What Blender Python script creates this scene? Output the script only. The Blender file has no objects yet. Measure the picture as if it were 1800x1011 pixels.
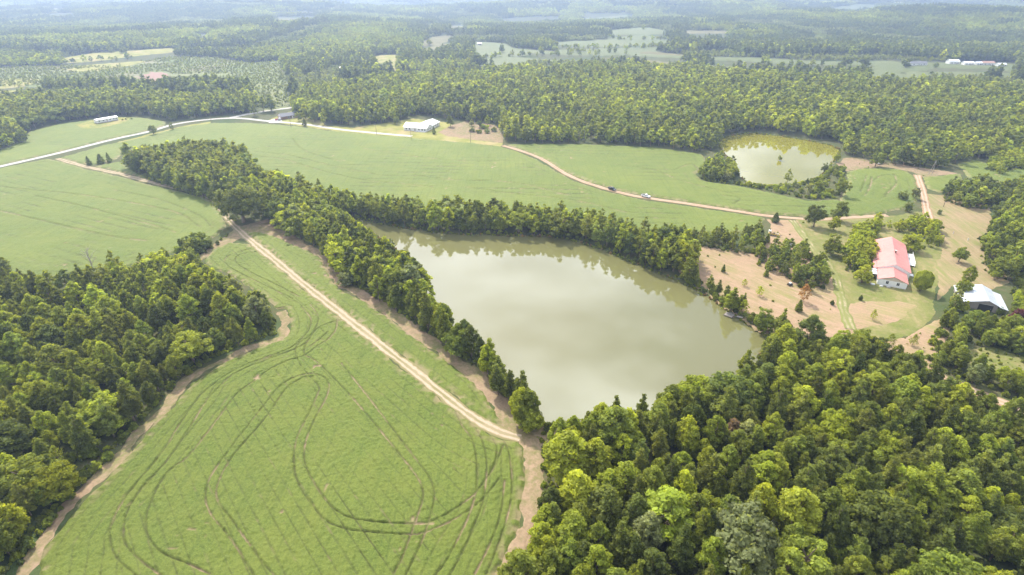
import bpy, bmesh, math, random
import numpy as np
from math import radians as R

# ------------------------------------------------------------------ camera, light, exposure
SC = bpy.context.scene
COL = SC.collection
PITCH, CAMH, FPX = R(28.6), 115.0, 1000.0
cam_d = bpy.data.cameras.new('camera'); cam = bpy.data.objects.new('camera', cam_d); COL.objects.link(cam)
cam.location = (0, 0, CAMH); cam.rotation_euler = (math.pi/2 - PITCH, 0, 0)
cam_d.sensor_width = 36; cam_d.lens = 20; cam_d.clip_start = 0.5; cam_d.clip_end = 30000
SC.camera = cam

SUN_DIR = np.array([-0.40, 0.92, 0.0]); SUN_EL = R(46)
SUN_AZ = math.atan2(SUN_DIR[0], SUN_DIR[1])          # clockwise from +Y is positive x
world = bpy.data.worlds.new('World'); SC.world = world; world.use_nodes = True
wn = world.node_tree.nodes; wl = world.node_tree.links; wn.clear()
w_out = wn.new('ShaderNodeOutputWorld'); w_bg = wn.new('ShaderNodeBackground')
w_sky = wn.new('ShaderNodeTexSky'); w_sky.sky_type = 'NISHITA'; w_sky.sun_disc = False
w_sky.sun_elevation = SUN_EL; w_sky.sun_rotation = SUN_AZ
w_sky.air_density = 1.0; w_sky.dust_density = 3.0; w_sky.altitude = 100
w_tc = wn.new('ShaderNodeTexCoord'); w_map = wn.new('ShaderNodeMapping'); w_map.inputs['Scale'].default_value = (1, 1, 2.6)
w_noise = wn.new('ShaderNodeTexNoise'); w_noise.inputs['Scale'].default_value = 2.3; w_noise.inputs['Detail'].default_value = 7
w_ramp = wn.new('ShaderNodeValToRGB'); w_ramp.color_ramp.elements[0].position = 0.43; w_ramp.color_ramp.elements[1].position = 0.62
w_mix = wn.new('ShaderNodeMixRGB'); w_mix.inputs['Color2'].default_value = (21, 21.5, 22.5, 1)
wl.new(w_tc.outputs['Generated'], w_map.inputs['Vector']); wl.new(w_map.outputs[0], w_noise.inputs['Vector'])
wl.new(w_noise.outputs['Fac'], w_ramp.inputs[0]); wl.new(w_ramp.outputs[0], w_mix.inputs['Fac'])
wl.new(w_sky.outputs[0], w_mix.inputs['Color1']); wl.new(w_mix.outputs[0], w_bg.inputs['Color'])
w_bg.inputs['Strength'].default_value = 0.105
wl.new(w_bg.outputs[0], w_out.inputs['Surface'])

sun_d = bpy.data.lights.new('sun', 'SUN'); sun = bpy.data.objects.new('sun', sun_d); COL.objects.link(sun)
sun_d.energy = 5.0; sun_d.angle = R(0.6); sun_d.color = (1.0, 0.94, 0.84)
sd = SUN_DIR/np.linalg.norm(SUN_DIR)*math.cos(SUN_EL); sdir = (sd[0], sd[1], math.sin(SUN_EL))
from mathutils import Vector
sun.rotation_euler = Vector(sdir).to_track_quat('Z', 'Y').to_euler(); sun.location = (0, 0, 300)

SC.view_settings.view_transform = 'Standard'; SC.view_settings.look = 'None'
SC.view_settings.exposure = 0.5; SC.view_settings.gamma = 1.0; SC.view_settings.use_curve_mapping = False
SC.render.engine = 'CYCLES'
cy = SC.cycles
cy.max_bounces = 4; cy.diffuse_bounces = 2; cy.glossy_bounces = 2; cy.transmission_bounces = 3; cy.transparent_max_bounces = 4
cy.volume_bounces = 0; cy.use_denoising = True; cy.caustics_reflective = False; cy.caustics_refractive = False

HAZE_DENSITY = 0.00027

# ------------------------------------------------------------------ helpers
rs = np.random.RandomState(7)
random.seed(7)

def hterr(X, Y):
    """gentle hills far out; flat around the farm"""
    X = np.asarray(X, float); Y = np.asarray(Y, float)
    r = np.sqrt(X*X + Y*Y)
    k = np.clip((r-850)/1500, 0, 1); k = k*k*(3-2*k)
    h = 14*np.sin(X*0.0031+Y*0.0017+1.0) + 12*np.sin(Y*0.0052-X*0.0013+0.5) + 8*np.sin(X*0.0072+2.2)*np.sin(Y*0.0031)
    return k*(h + 6)

def G(x, y, z=0.0):
    """photograph pixel -> point of the level z"""
    u = (x-900)/FPX; v = (505.5-y)/FPX
    dx, dy, dz = u, math.cos(PITCH)+v*math.sin(PITCH), -math.sin(PITCH)+v*math.cos(PITCH)
    t = (CAMH-z)/-dz
    return (dx*t, dy*t)

def proj(X, Y, Z):
    dz = Z-CAMH; zc = Y*math.cos(PITCH)-dz*math.sin(PITCH); yc = Y*math.sin(PITCH)+dz*math.cos(PITCH)
    zc = np.where(zc < 1, 1, zc)
    return 900+FPX*X/zc, 505.5-FPX*yc/zc, zc

def W(pts, z=0.0):
    """list of (x, y) or (x, y, z_of_that_point)"""
    return np.array([G(p[0], p[1], p[2] if len(p) > 2 else z) for p in pts])

_T = rs.rand(512, 512)
def vn(x, y, s, seed=0):
    x = np.asarray(x)/s + seed*17.31; y = np.asarray(y)/s + seed*9.77
    xi = np.floor(x).astype(int); yi = np.floor(y).astype(int); fx = x-xi; fy = y-yi
    fx = fx*fx*(3-2*fx); fy = fy*fy*(3-2*fy)
    a = _T[xi % 512, yi % 512]; b = _T[(xi+1) % 512, yi % 512]; c = _T[xi % 512, (yi+1) % 512]; d = _T[(xi+1) % 512, (yi+1) % 512]
    return (a*(1-fx)+b*fx)*(1-fy) + (c*(1-fx)+d*fx)*fy

def sdf(poly, X, Y):
    """signed distance, positive inside"""
    X = np.asarray(X, float); Y = np.asarray(Y, float)
    d2 = np.full(X.shape, 1e18); ins = np.zeros(X.shape, bool)
    n = len(poly)
    for i in range(n):
        ax, ay = poly[i]; bx, by = poly[(i+1) % n]
        ex, ey = bx-ax, by-ay
        t = np.clip(((X-ax)*ex+(Y-ay)*ey)/(ex*ex+ey*ey+1e-9), 0, 1)
        px = X-ax-t*ex; py = Y-ay-t*ey
        d2 = np.minimum(d2, px*px+py*py)
        if ay != by:
            c = (ay > Y) != (by > Y)
            ins ^= c & (X < ex*(Y-ay)/(by-ay)+ax)
    d = np.sqrt(d2)
    return np.where(ins, d, -d)

def dline(pl, X, Y):
    d2 = np.full(np.shape(X), 1e18)
    for i in range(len(pl)-1):
        ax, ay = pl[i]; bx, by = pl[i+1]; ex, ey = bx-ax, by-ay
        t = np.clip(((X-ax)*ex+(Y-ay)*ey)/(ex*ex+ey*ey+1e-9), 0, 1)
        px = X-ax-t*ex; py = Y-ay-t*ey
        d2 = np.minimum(d2, px*px+py*py)
    return np.sqrt(d2)

def catmull(pts, n=6):
    P = [pts[0]*2-pts[1]] + list(pts) + [pts[-1]*2-pts[-2]]
    out = []
    for i in range(1, len(P)-2):
        for k in range(n):
            t = k/n
            out.append(0.5*((2*P[i])+(-P[i-1]+P[i+1])*t+(2*P[i-1]-5*P[i]+4*P[i+1]-P[i+2])*t*t+(-P[i-1]+3*P[i]-3*P[i+1]+P[i+2])*t**3))
    out.append(P[-2])
    return np.array(out)

def link(o, parent=None):
    COL.objects.link(o)
    if parent is not None: o.parent = parent
    return o

def mesh_np(name, V, F, mats, fm=None, attrs=None, smooth=False):
    """V (n,3); F (m,k) int array (k = 3 or 4) or list of such arrays"""
    me = bpy.data.meshes.new(name)
    Fs = F if isinstance(F, list) else [F]
    Fs = [np.asarray(f, np.int32) for f in Fs if len(f)]
    nl = sum(f.size for f in Fs); nf = sum(len(f) for f in Fs)
    me.vertices.add(len(V)); me.vertices.foreach_set('co', np.ascontiguousarray(V, np.float32).ravel())
    me.loops.add(nl); me.loops.foreach_set('vertex_index', np.concatenate([f.ravel() for f in Fs]))
    me.polygons.add(nf)
    tot = np.concatenate([np.full(len(f), f.shape[1], np.int32) for f in Fs])
    me.polygons.foreach_set('loop_start', np.concatenate([[0], np.cumsum(tot)[:-1]]).astype(np.int32))
    for m in (mats if isinstance(mats, (list, tuple)) else [mats]): me.materials.append(m)
    if fm is not None: me.polygons.foreach_set('material_index', np.asarray(fm, np.int32))
    if smooth: me.polygons.foreach_set('use_smooth', np.ones(nf, bool))
    me.update(calc_edges=True)
    for k, (dom, typ, arr) in (attrs or {}).items():
        a = me.attributes.new(k, typ, dom)
        a.data.foreach_set('color' if 'COLOR' in typ else ('vector' if typ == 'FLOAT_VECTOR' else 'value'), np.ascontiguousarray(arr, np.float32 if typ != 'INT' else np.int32).ravel())
    return me

def tag(o, label=None, cat=None, group=None, kind=None):
    if label: o['label'] = label
    if cat: o['category'] = cat
    if group: o['group'] = group
    if kind: o['kind'] = kind
    return o

def empty(name, loc, rz=0.0):
    o = bpy.data.objects.new(name, None); o.location = loc; o.rotation_euler = (0, 0, rz); o.empty_display_size = 1
    return link(o)

class MB:
    """collects boxes, prisms and tubes into one mesh"""
    def __init__(s): s.v = []; s.f = []
    def add(s, vs, fs):
        b = len(s.v); s.v += [tuple(map(float, v)) for v in vs]; s.f += [tuple(b+i for i in f) for f in fs]; return s
    def box(s, x0, x1, y0, y1, z0, z1):
        return s.add([(x0,y0,z0),(x1,y0,z0),(x1,y1,z0),(x0,y1,z0),(x0,y0,z1),(x1,y0,z1),(x1,y1,z1),(x0,y1,z1)],
                     [(0,3,2,1),(4,5,6,7),(0,1,5,4),(1,2,6,5),(2,3,7,6),(3,0,4,7)])
    def prism(s, prof, y0, y1):
        """profile in x,z extruded along y"""
        n = len(prof); vs = [(x, y0, z) for x, z in prof]+[(x, y1, z) for x, z in prof]
        fs = [tuple(range(n)), tuple(range(2*n-1, n-1, -1))]+[((i+1) % n, i, n+i, n+(i+1) % n) for i in range(n)]
        return s.add(vs, fs)
    def tube(s, p, q, r0, r1=None, n=8):
        r1 = r0 if r1 is None else r1
        p = Vector(p); q = Vector(q); d = (q-p).normalized(); a = d.orthogonal().normalized(); b = d.cross(a)
        vs = [p+(a*math.cos(2*math.pi*i/n)+b*math.sin(2*math.pi*i/n))*r0 for i in range(n)]
        vs += [q+(a*math.cos(2*math.pi*i/n)+b*math.sin(2*math.pi*i/n))*r1 for i in range(n)]
        fs = [tuple(range(n-1, -1, -1)), tuple(range(n, 2*n))]+[(i, (i+1) % n, n+(i+1) % n, n+i) for i in range(n)]
        return s.add(vs, fs)
    def build(s, name, mat, parent=None, bevel=0.0, smooth=False, loc=None, rz=0.0):
        me = bpy.data.meshes.new(name); me.from_pydata(s.v, [], s.f); me.materials.append(mat)
        bm = bmesh.new(); bm.from_mesh(me); bmesh.ops.recalc_face_normals(bm, faces=bm.faces)
        if bevel: bmesh.ops.bevel(bm, geom=list(bm.edges), offset=bevel, segments=2, affect='EDGES', clamp_overlap=True)
        bm.to_mesh(me); bm.free()
        if smooth: me.polygons.foreach_set('use_smooth', [True]*len(me.polygons))
        o = bpy.data.objects.new(name, me)
        if loc is not None: o.location = loc
        o.rotation_euler = (0, 0, rz)
        return link(o, parent)

# ------------------------------------------------------------------ materials
def new_mat(name):
    m = bpy.data.materials.new(name); m.use_nodes = True; nt = m.node_tree; nt.nodes.clear()
    out = nt.nodes.new('ShaderNodeOutputMaterial'); return m, nt, out

def nd(nt, typ, ins=None, **kw):
    n = nt.nodes.new(typ)
    for k, v in kw.items(): setattr(n, k, v)
    for k, v in (ins or {}).items():
        s = n.inputs[k]
        if hasattr(v, 'is_linked') or isinstance(v, bpy.types.NodeSocket): nt.links.new(v, s)
        else: s.default_value = v
    return n

def noise(nt, vec, scale, detail=4, rough=0.55):
    return nd(nt, 'ShaderNodeTexNoise', {'Vector': vec, 'Scale': scale, 'Detail': detail, 'Roughness': rough}).outputs['Fac']

def ramp(nt, fac, a, b):
    return nd(nt, 'ShaderNodeMapRange', {'Value': fac, 'From Min': a, 'From Max': b}).outputs[0]

def mix(nt, fac, c1, c2, mode='MIX'):
    c1 = (*c1, 1) if isinstance(c1, tuple) and len(c1) == 3 else c1
    c2 = (*c2, 1) if isinstance(c2, tuple) and len(c2) == 3 else c2
    return nd(nt, 'ShaderNodeMixRGB', {'Fac': fac, 'Color1': c1, 'Color2': c2}, blend_type=mode).outputs[0]

def coord(nt, scale=(1, 1, 1), rot=0.0):
    g = nd(nt, 'ShaderNodeNewGeometry').outputs['Position']
    r = nd(nt, 'ShaderNodeMapping', {'Vector': g, 'Rotation': (0, 0, rot)}).outputs[0]
    return nd(nt, 'ShaderNodeVectorMath', {0: r, 1: scale}, operation='MULTIPLY').outputs[0]

def principled(nt, out, col, rough=0.8, spec=0.3, normal=None, metal=0.0):
    p = nd(nt, 'ShaderNodeBsdfPrincipled', {'Roughness': rough, 'Specular IOR Level': spec, 'Metallic': metal})
    if isinstance(col, tuple): p.inputs['Base Color'].default_value = (*col, 1) if len(col) == 3 else col
    else: nt.links.new(col, p.inputs['Base Color'])
    if normal is not None: nt.links.new(normal, p.inputs['Normal'])
    nt.links.new(p.outputs[0], out.inputs['Surface']); return p

def bump(nt, h, strength=0.5, dist=0.1):
    return nd(nt, 'ShaderNodeBump', {'Height': h, 'Strength': strength, 'Distance': dist}).outputs[0]

def mat_noise(name, c1, c2, scale=1.0, rough=0.8, spec=0.3, metal=0.0, bumpd=0.0, contrast=(0.35, 0.65), c3=None, scale3=None):
    m, nt, out = new_mat(name); v = coord(nt)
    n = noise(nt, v, scale)
    c = mix(nt, ramp(nt, n, *contrast), c1, c2)
    if c3: c = mix(nt, ramp(nt, noise(nt, v, scale3), 0.5, 0.68), c, c3)
    nb = bump(nt, n, 0.6, bumpd) if bumpd else None
    principled(nt, out, c, rough, spec, nb, metal); return m

def make_leaf_mat():
    m, nt, out = new_mat('leaves')
    t = nd(nt, 'ShaderNodeAttribute', attribute_name='tint', attribute_type='INSTANCER').outputs['Color']
    lf = nd(nt, 'ShaderNodeAttribute', attribute_name='leaf', attribute_type='GEOMETRY').outputs['Fac']
    rnd = nd(nt, 'ShaderNodeObjectInfo').outputs['Random']
    var = nd(nt, 'ShaderNodeMapRange', {'Value': lf, 'To Min': 0.62, 'To Max': 1.38}).outputs[0]
    rv = nd(nt, 'ShaderNodeMapRange', {'Value': rnd, 'To Min': 0.82, 'To Max': 1.18}).outputs[0]
    k = nd(nt, 'ShaderNodeMath', {0: var, 1: rv}, operation='MULTIPLY').outputs[0]
    c = nd(nt, 'ShaderNodeVectorMath', {0: t, 'Scale': k}, operation='SCALE').outputs[0]
    ct = nd(nt, 'ShaderNodeVectorMath', {0: c, 1: (1.6, 1.5, 0.6)}, operation='MULTIPLY').outputs[0]
    p = nd(nt, 'ShaderNodeBsdfPrincipled', {'Base Color': c, 'Roughness': 0.6, 'Specular IOR Level': 0.12})
    tr = nd(nt, 'ShaderNodeBsdfTranslucent', {'Color': ct})
    ms = nd(nt, 'ShaderNodeMixShader', {0: 0.5, 1: p.outputs[0], 2: tr.outputs[0]})
    nt.links.new(ms.outputs[0], out.inputs['Surface']); return m

M = {}
M['leaves'] = make_leaf_mat()
M['bark'] = mat_noise('bark', (0.16, 0.11, 0.08), (0.28, 0.22, 0.17), 2.0, 0.9, 0.1)
M['dead_wood'] = mat_noise('dead_wood', (0.30, 0.26, 0.22), (0.42, 0.38, 0.34), 2.0, 0.9, 0.1)

def make_ground_mat():
    m, nt, out = new_mat('woodland_floor'); v = coord(nt)
    a = noise(nt, v, 0.02, 3); b = noise(nt, v, 0.25, 5); c = noise(nt, v, 1.7, 4)
    col = mix(nt, ramp(nt, b, 0.35, 0.65), (0.07, 0.085, 0.03), (0.12, 0.10, 0.055))
    col = mix(nt, ramp(nt, c, 0.45, 0.7), col, (0.085, 0.115, 0.035))
    col = mix(nt, ramp(nt, a, 0.5, 0.7), col, (0.06, 0.09, 0.03))
    principled(nt, out, col, 0.95, 0.1, bump(nt, c, 0.6, 0.5)); return m
M['floor'] = make_ground_mat()

def make_crop_mat(name, c1, c2, bare=(0.36, 0.26, 0.165), rot=0.0):
    m, nt, out = new_mat(name); v = coord(nt)
    big = noise(nt, v, 0.012, 3); mid = noise(nt, v, 0.11, 4); fine = noise(nt, v, 2.6, 6, 0.75)
    col = mix(nt, ramp(nt, fine, 0.35, 0.65), c1, c2)
    spk = noise(nt, v, 1.15, 3, 0.6); col = mix(nt, nd(nt, 'ShaderNodeMath', {0: ramp(nt, spk, 0.60, 0.72), 1: 0.5}, operation='MULTIPLY').outputs[0], col, (c1[0]*0.55, c1[1]*0.6, c1[2]*0.6))
    streak = noise(nt, coord(nt, (1.3, 0.035, 1), rot), 1.0, 3)
    col = mix(nt, ramp(nt, mid, 0.3, 0.75), col, mix(nt, 0.5, col, (c2[0]*1.1, c2[1]*0.92, c2[2]*1.05)))
    col = mix(nt, nd(nt, 'ShaderNodeMath', {0: ramp(nt, big, 0.45, 0.7), 1: 0.5}, operation='MULTIPLY').outputs[0], col, (c2[0]*1.22, c2[1]*1.08, c2[2]*1.2))
    col = mix(nt, nd(nt, 'ShaderNodeMath', {0: ramp(nt, streak, 0.5, 0.72), 1: 0.35}, operation='MULTIPLY').outputs[0], col, (c1[0]*0.8, c1[1]*0.8, c1[2]*0.8))
    at = nd(nt, 'ShaderNodeAttribute', attribute_name='bare').outputs['Fac']
    ru = nd(nt, 'ShaderNodeAttribute', attribute_name='soil_shade').outputs['Fac']
    col = mix(nt, ru, col, (0.055, 0.055, 0.022))  # dark soil of the grooves and ruts, their shade painted in with it
    col = mix(nt, at, col, bare)
    p = principled(nt, out, col, 0.75, 0.25, bump(nt, fine, 1.0, 0.5))
    return m

def make_mown_mat(name, base, green, rot=0.0, pale=(0.50, 0.37, 0.26), stripe=(0.5, 0.02)):
    m, nt, out = new_mat(name); v = coord(nt)
    b = noise(nt, v, 0.06, 4); f = noise(nt, v, 1.5, 5)
    st = noise(nt, coord(nt, (stripe[0]*1.4, stripe[1]*1.6, 1), rot), 1.0, 6, 0.7)
    col = mix(nt, ramp(nt, f, 0.3, 0.7), base, (base[0]*0.72, base[1]*0.74, base[2]*0.72))
    f2 = noise(nt, v, 0.33, 6, 0.7); col = mix(nt, nd(nt, 'ShaderNodeMath', {0: ramp(nt, f2, 0.5, 0.66), 1: 0.65}, operation='MULTIPLY').outputs[0], col, (green[0]*0.9, green[1]*0.85, green[2]))
    col = mix(nt, nd(nt, 'ShaderNodeMath', {0: ramp(nt, st, 0.42, 0.66), 1: 0.38}, operation='MULTIPLY').outputs[0], col, pale)
    g = nd(nt, 'ShaderNodeMath', {0: ramp(nt, b, 0.42, 0.66), 1: ramp(nt, st, 0.62, 0.38)}, operation='MULTIPLY').outputs[0]
    col = mix(nt, g, col, green)
    principled(nt, out, col, 0.95, 0.1, bump(nt, f, 0.7, 0.15)); return m

def make_road_mat(name, track, centre, verge, gate=False):
    m, nt, out = new_mat(name); v = coord(nt)
    cr = nd(nt, 'ShaderNodeAttribute', attribute_name='cross').outputs['Fac']
    ab = nd(nt, 'ShaderNodeMath', {0: cr}, operation='ABSOLUTE').outputs[0]
    d = nd(nt, 'ShaderNodeMath', {0: ab, 1: 0.48}, operation='SUBTRACT').outputs[0]
    d = nd(nt, 'ShaderNodeMath', {0: d}, operation='ABSOLUTE').outputs[0]
    n = noise(nt, v, 0.5, 5); n2 = noise(nt, v, 3.0, 4); n3 = noise(nt, v, 0.07, 3)
    dn = nd(nt, 'ShaderNodeMath', {0: n, 1: 0.6, 2: d}, operation='MULTIPLY_ADD').outputs[0]
    inside = ramp(nt, dn, 0.62, 0.42)                       # 1 on the wheel tracks
    edge = ramp(nt, ab, 0.6, 0.95)
    if gate: inside = nd(nt, 'ShaderNodeMath', {0: inside, 1: ramp(nt, noise(nt, v, 0.09, 8, 0.75), 0.44, 0.66)}, operation='MULTIPLY').outputs[0]
    base = mix(nt, edge, centre, verge)
    base = mix(nt, ramp(nt, n3, 0.45, 0.6), base, (verge[0], verge[1], verge[2]))
    tr = mix(nt, ramp(nt, n2, 0.3, 0.7), track, (track[0]*0.82, track[1]*0.78, track[2]*0.74))
    col = mix(nt, inside, base, tr)
    principled(nt, out, col, 0.95, 0.1, bump(nt, n2, 0.4, 0.06)); return m

GRN1, GRN2 = (0.070, 0.110, 0.014), (0.168, 0.218, 0.032)
M['bare'] = make_mown_mat('bare_earth', (0.29, 0.205, 0.13), (0.15, 0.165, 0.05), pale=(0.42, 0.30, 0.21), stripe=(0.35, 0.25))
M['track'] = make_road_mat('pale_track', (0.44, 0.355, 0.265), (0.27, 0.225, 0.13), (0.21, 0.185, 0.085))
M['red_track'] = make_road_mat('sandy_track', (0.46, 0.36, 0.27), (0.34, 0.25, 0.16), (0.29, 0.19, 0.11))
M['faint_track'] = make_road_mat('faint_track', (0.44, 0.36, 0.26), (0.20, 0.20, 0.07), (0.18, 0.19, 0.06), True)
M['asphalt'] = mat_noise('asphalt_weathered', (0.38, 0.36, 0.33), (0.46, 0.44, 0.41), 0.6, 0.9, 0.2)
M['lawn'] = mat_noise('lawn', (0.19, 0.20, 0.045), (0.29, 0.27, 0.085), 0.09, 0.95, 0.1, c3=(0.34, 0.27, 0.14), scale3=0.05)
M['yard'] = make_mown_mat('yard_grass', (0.155, 0.175, 0.045), (0.30, 0.24, 0.12), R(20), pale=(0.24, 0.24, 0.075), stripe=(0.3, 0.12))
M['scrubland'] = mat_noise('scrubland', (0.145, 0.175, 0.06), (0.19, 0.205, 0.085), 0.02, 0.95, 0.1, c3=(0.21, 0.19, 0.11), scale3=0.012)

def make_water(name, body, rip=1.0):
    m, nt, out = new_mat(name)
    v = coord(nt)
    n = noise(nt, v, 1.1, 3); n2 = noise(nt, v, 0.015, 3)
    h = nd(nt, 'ShaderNodeMath', {0: n, 1: ramp(nt, n2, 0.3, 0.7)}, operation='MULTIPLY').outputs[0]
    col = mix(nt, ramp(nt, n2, 0.35, 0.7), body, (body[0]*1.08, body[1]*1.05, body[2]*1.1))
    wind = ramp(nt, noise(nt, coord(nt, (0.02, 0.05, 1), 0.5), 1.0, 4), 0.45, 0.6)
    h = nd(nt, 'ShaderNodeMath', {0: h, 1: nd(nt, 'ShaderNodeMath', {0: wind, 1: 0.8, 2: 0.2}, operation='MULTIPLY_ADD').outputs[0]}, operation='MULTIPLY').outputs[0]
    p = principled(nt, out, col, 0.03, 0.5, bump(nt, h, 0.18*rip, 0.05))
    p.inputs['IOR'].default_value = 2.05
    return m
M['water'] = make_water('pond_water', (0.145, 0.142, 0.055))
M['water2'] = make_water('small_pond_water', (0.20, 0.185, 0.022), 0.3)

def plain(name, c, rough=0.6, spec=0.4, metal=0.0, var=0.9, scale=1.5):
    M[name] = mat_noise(name, c, (c[0]*var, c[1]*var, c[2]*var), scale, rough, spec, metal); return M[name]
plain('white_wall', (0.74, 0.74, 0.72)); plain('white_metal', (0.80, 0.82, 0.84), 0.35, 0.5)
plain('red_roof', (0.60, 0.27, 0.24), 0.6, 0.25, var=0.88, scale=0.35); plain('grey_roof', (0.17, 0.17, 0.19), 0.8)
plain('silver_roof', (0.62, 0.66, 0.72), 0.4, 0.5, 0.25, 0.86, 0.4); plain('brick', (0.28, 0.17, 0.13), 0.9)
plain('dark_glass', (0.03, 0.035, 0.04), 0.1, 0.6); plain('trim', (0.82, 0.82, 0.8)); plain('dark', (0.025, 0.025, 0.027), 0.6)
plain('tyre', (0.02, 0.02, 0.02), 0.85); plain('rim', (0.5, 0.5, 0.52), 0.35, 0.5, 0.6); plain('paint_dark', (0.035, 0.05, 0.055), 0.25, 0.6)
plain('paint_white', (0.82, 0.83, 0.85), 0.25, 0.6, var=0.97); plain('paint_silver', (0.5, 0.52, 0.55), 0.3, 0.6, 0.3)
plain('paint_red', (0.45, 0.04, 0.04), 0.3, 0.6); plain('pole_wood', (0.22, 0.17, 0.13), 0.9, 0.1); plain('wire', (0.12, 0.12, 0.13), 0.7)
plain('grey_wood', (0.30, 0.27, 0.25), 0.9, 0.1); plain('yellow_paint', (0.60, 0.45, 0.12), 0.5); plain('tan_wall', (0.5, 0.42, 0.33))
plain('light_lamp', (0.8, 0.75, 0.6), 0.2, 0.6); plain('concrete', (0.55, 0.53, 0.5), 0.9)
plain('rust_roof', (0.42, 0.26, 0.2), 0.7)

# ------------------------------------------------------------------ layout (traced on the ground plane)
POND = W([(618,381),(650,389),(700,398),(760,407),(850,412),(905,413),(960,414),(1010,421),(1060,438),(1105,457),(1150,475),(1190,491),(1225,508),(1262,530),(1290,553),(1320,572),(1346,586),
          (1356,602),(1330,640),(1290,672),(1240,700),(1180,718),(1100,735),(1030,752),(985,756),(955,742),(925,715),(890,672),(850,636),(805,598),(772,562),(752,520),(735,480),(705,446),(670,418),(635,398)])
POND2 = W([(1268,243),(1290,236),(1325,233),(1370,238),(1420,246),(1460,254),(1478,262),(1474,274),(1462,288),(1452,300),(1440,312),(1400,322),(1350,326),(1312,320),(1298,306),(1290,290),(1272,268),(1262,252)])
road_main = W([(-160,332),(-60,308),(0,293),(100,270),(200,245),(260,232),(310,218),(370,210),(420,208),(470,213),(530,218),(600,228),(660,234),(728,240)])
road_rear = W([(405,207),(440,200),(482,193),(508,190),(545,183)])
track_a = W([(100,279),(150,293),(203,304),(260,319),(320,333),(355,342),(378,353),(389,367),(400,383),(417,402),(440,422),(480,455),(520,488),(560,520),(600,552),(650,591),(700,631),(750,671),(800,711),(845,743),(880,760),(918,771)])
track_b = W([(884,256),(905,262),(940,274),(965,287),(990,303),(1010,313),(1030,321),(1065,332),(1100,341),(1130,347),(1200,357),(1280,369),(1345,379),(1400,384),(1440,386),(1520,381),(1560,379)])
margin_c = W([(462,388),(480,402),(520,425),(562,444),(582,470),(600,500),(640,521),(700,560),(755,602),(808,638),(846,668),(880,712),(905,752),(930,785),(937,830),(938,875),(930,925),(912,965),(890,1011),(860,1100)])
track_d = W([(1612,308),(1620,330),(1625,350),(1630,372),(1640,400)])
lane_yard = W([(1393,388),(1405,405),(1420,425),(1436,445),(1455,465),(1470,490),(1478,520),(1484,550),(1497,580)])
lane_far = W([(1640,655),(1665,668),(1700,682),(1740,699),(1800,722),(1880,760)])
dirt_left = W([(492,548),(500,565),(497,590),(460,604),(420,620),(370,645),(325,672),(300,705),(262,745),(225,785),(180,835),(130,885),(85,935),(50,990),(20,1050)])
c_a, c_b, c_m, c_d, c_l, c_lf, c_dl, c_main, c_rear = [catmull(x) for x in (track_a, track_b, margin_c, track_d, lane_yard, lane_far, dirt_left, road_main, road_rear)]

NEAR_FIELD = W([(405,426),(375,440),(358,458),(372,472),(402,480),(442,508),(480,535),(500,560),(498,592),(440,610),(395,632),(345,662),(310,705),(270,742),(232,785),(185,838),(138,888),(98,935),(75,975),(70,1011)]) 
NEAR_FIELD = np.vstack([NEAR_FIELD, W([(40,1130),(20,1250),(850,1250),(870,1100),(893,1011),(915,975),(928,925),(930,870),(927,820),(918,775),(850,750),(700,640),(560,528),(480,462),(440,430)])])
STRIP_FIELD = W([(428,407),(470,412),(520,432),(562,452),(578,478),(598,506),(640,530),(690,562),(750,608),(800,646),(840,676),(868,712),(890,752),(850,748),(700,634),(560,522),(480,458)])
LEFT_FIELD = W([(-200,345),(-100,317),(0,297),(85,280),(105,284),(150,298),(203,309),(260,324),(320,338),(360,348),(378,360),(390,380),(400,396),(380,414),(345,432),(300,446),(220,470),(120,490),(60,490),(-40,480),(-200,460)])
SLIVER_FIELD = W([(165,293),(210,285),(235,300),(300,322),(345,338),(400,345),(420,352),(400,365),(385,352),(355,339),(320,329),(260,315),(203,300)])
MID_FIELD = W([(105,279),(180,257),(250,243),(312,226),(370,217),(440,217),(520,223),(600,233),(700,241),(760,247),(830,252),(880,259),(905,266),(940,280),(975,300),(1010,320),(1060,336),(1130,352),(1200,362),(1280,374),(1342,384),(1335,402),(1290,410),(1200,412),(1150,424),(1060,408),(960,396),(860,392),(760,386),(660,374),(580,352),(500,330),(440,300),(430,290),(330,258),(250,260),(215,262),(205,280),(160,291)])
EAST_FIELD = W([(890,255),(960,254),(1050,255),(1150,260),(1235,272),(1245,290),(1222,306),(1232,318),(1310,330),(1370,343),(1420,354),(1470,352),(1520,362),(1560,374),(1520,379),(1440,383),(1345,376),(1280,366),(1200,354),(1100,338),(1030,318),(990,300),(940,271)])
LOBE_FIELD = W([(1488,302),(1515,297),(1560,296),(1595,302),(1612,318),(1616,340),(1612,356),(1585,368),(1550,374),(1510,378),(1478,374),(1478,350),(1490,325)])
SMALL_FIELD = W([(1625,312),(1690,305),(1690,335),(1650,338),(1630,332)])
RIGHT_FIELD = W([(1685,288),(1710,282),(1745,290),(1760,300),(1830,292),(1860,330),(1790,330),(1740,318),(1700,312)])
UPPER_FIELD = W([(-160,322),(-100,290),(0,264),(40,246),(52,232),(100,220),(150,213),(200,206),(250,208),(292,214),(285,226),(260,230),(200,243),(100,268),(0,291)])
TRAILER_YARD = W([(122,222),(165,211),(210,206),(236,207),(228,216),(185,227),(140,230)])
FIELDS = [NEAR_FIELD, STRIP_FIELD, LEFT_FIELD, SLIVER_FIELD, MID_FIELD, EAST_FIELD, LOBE_FIELD, SMALL_FIELD, RIGHT_FIELD, UPPER_FIELD]

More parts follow.
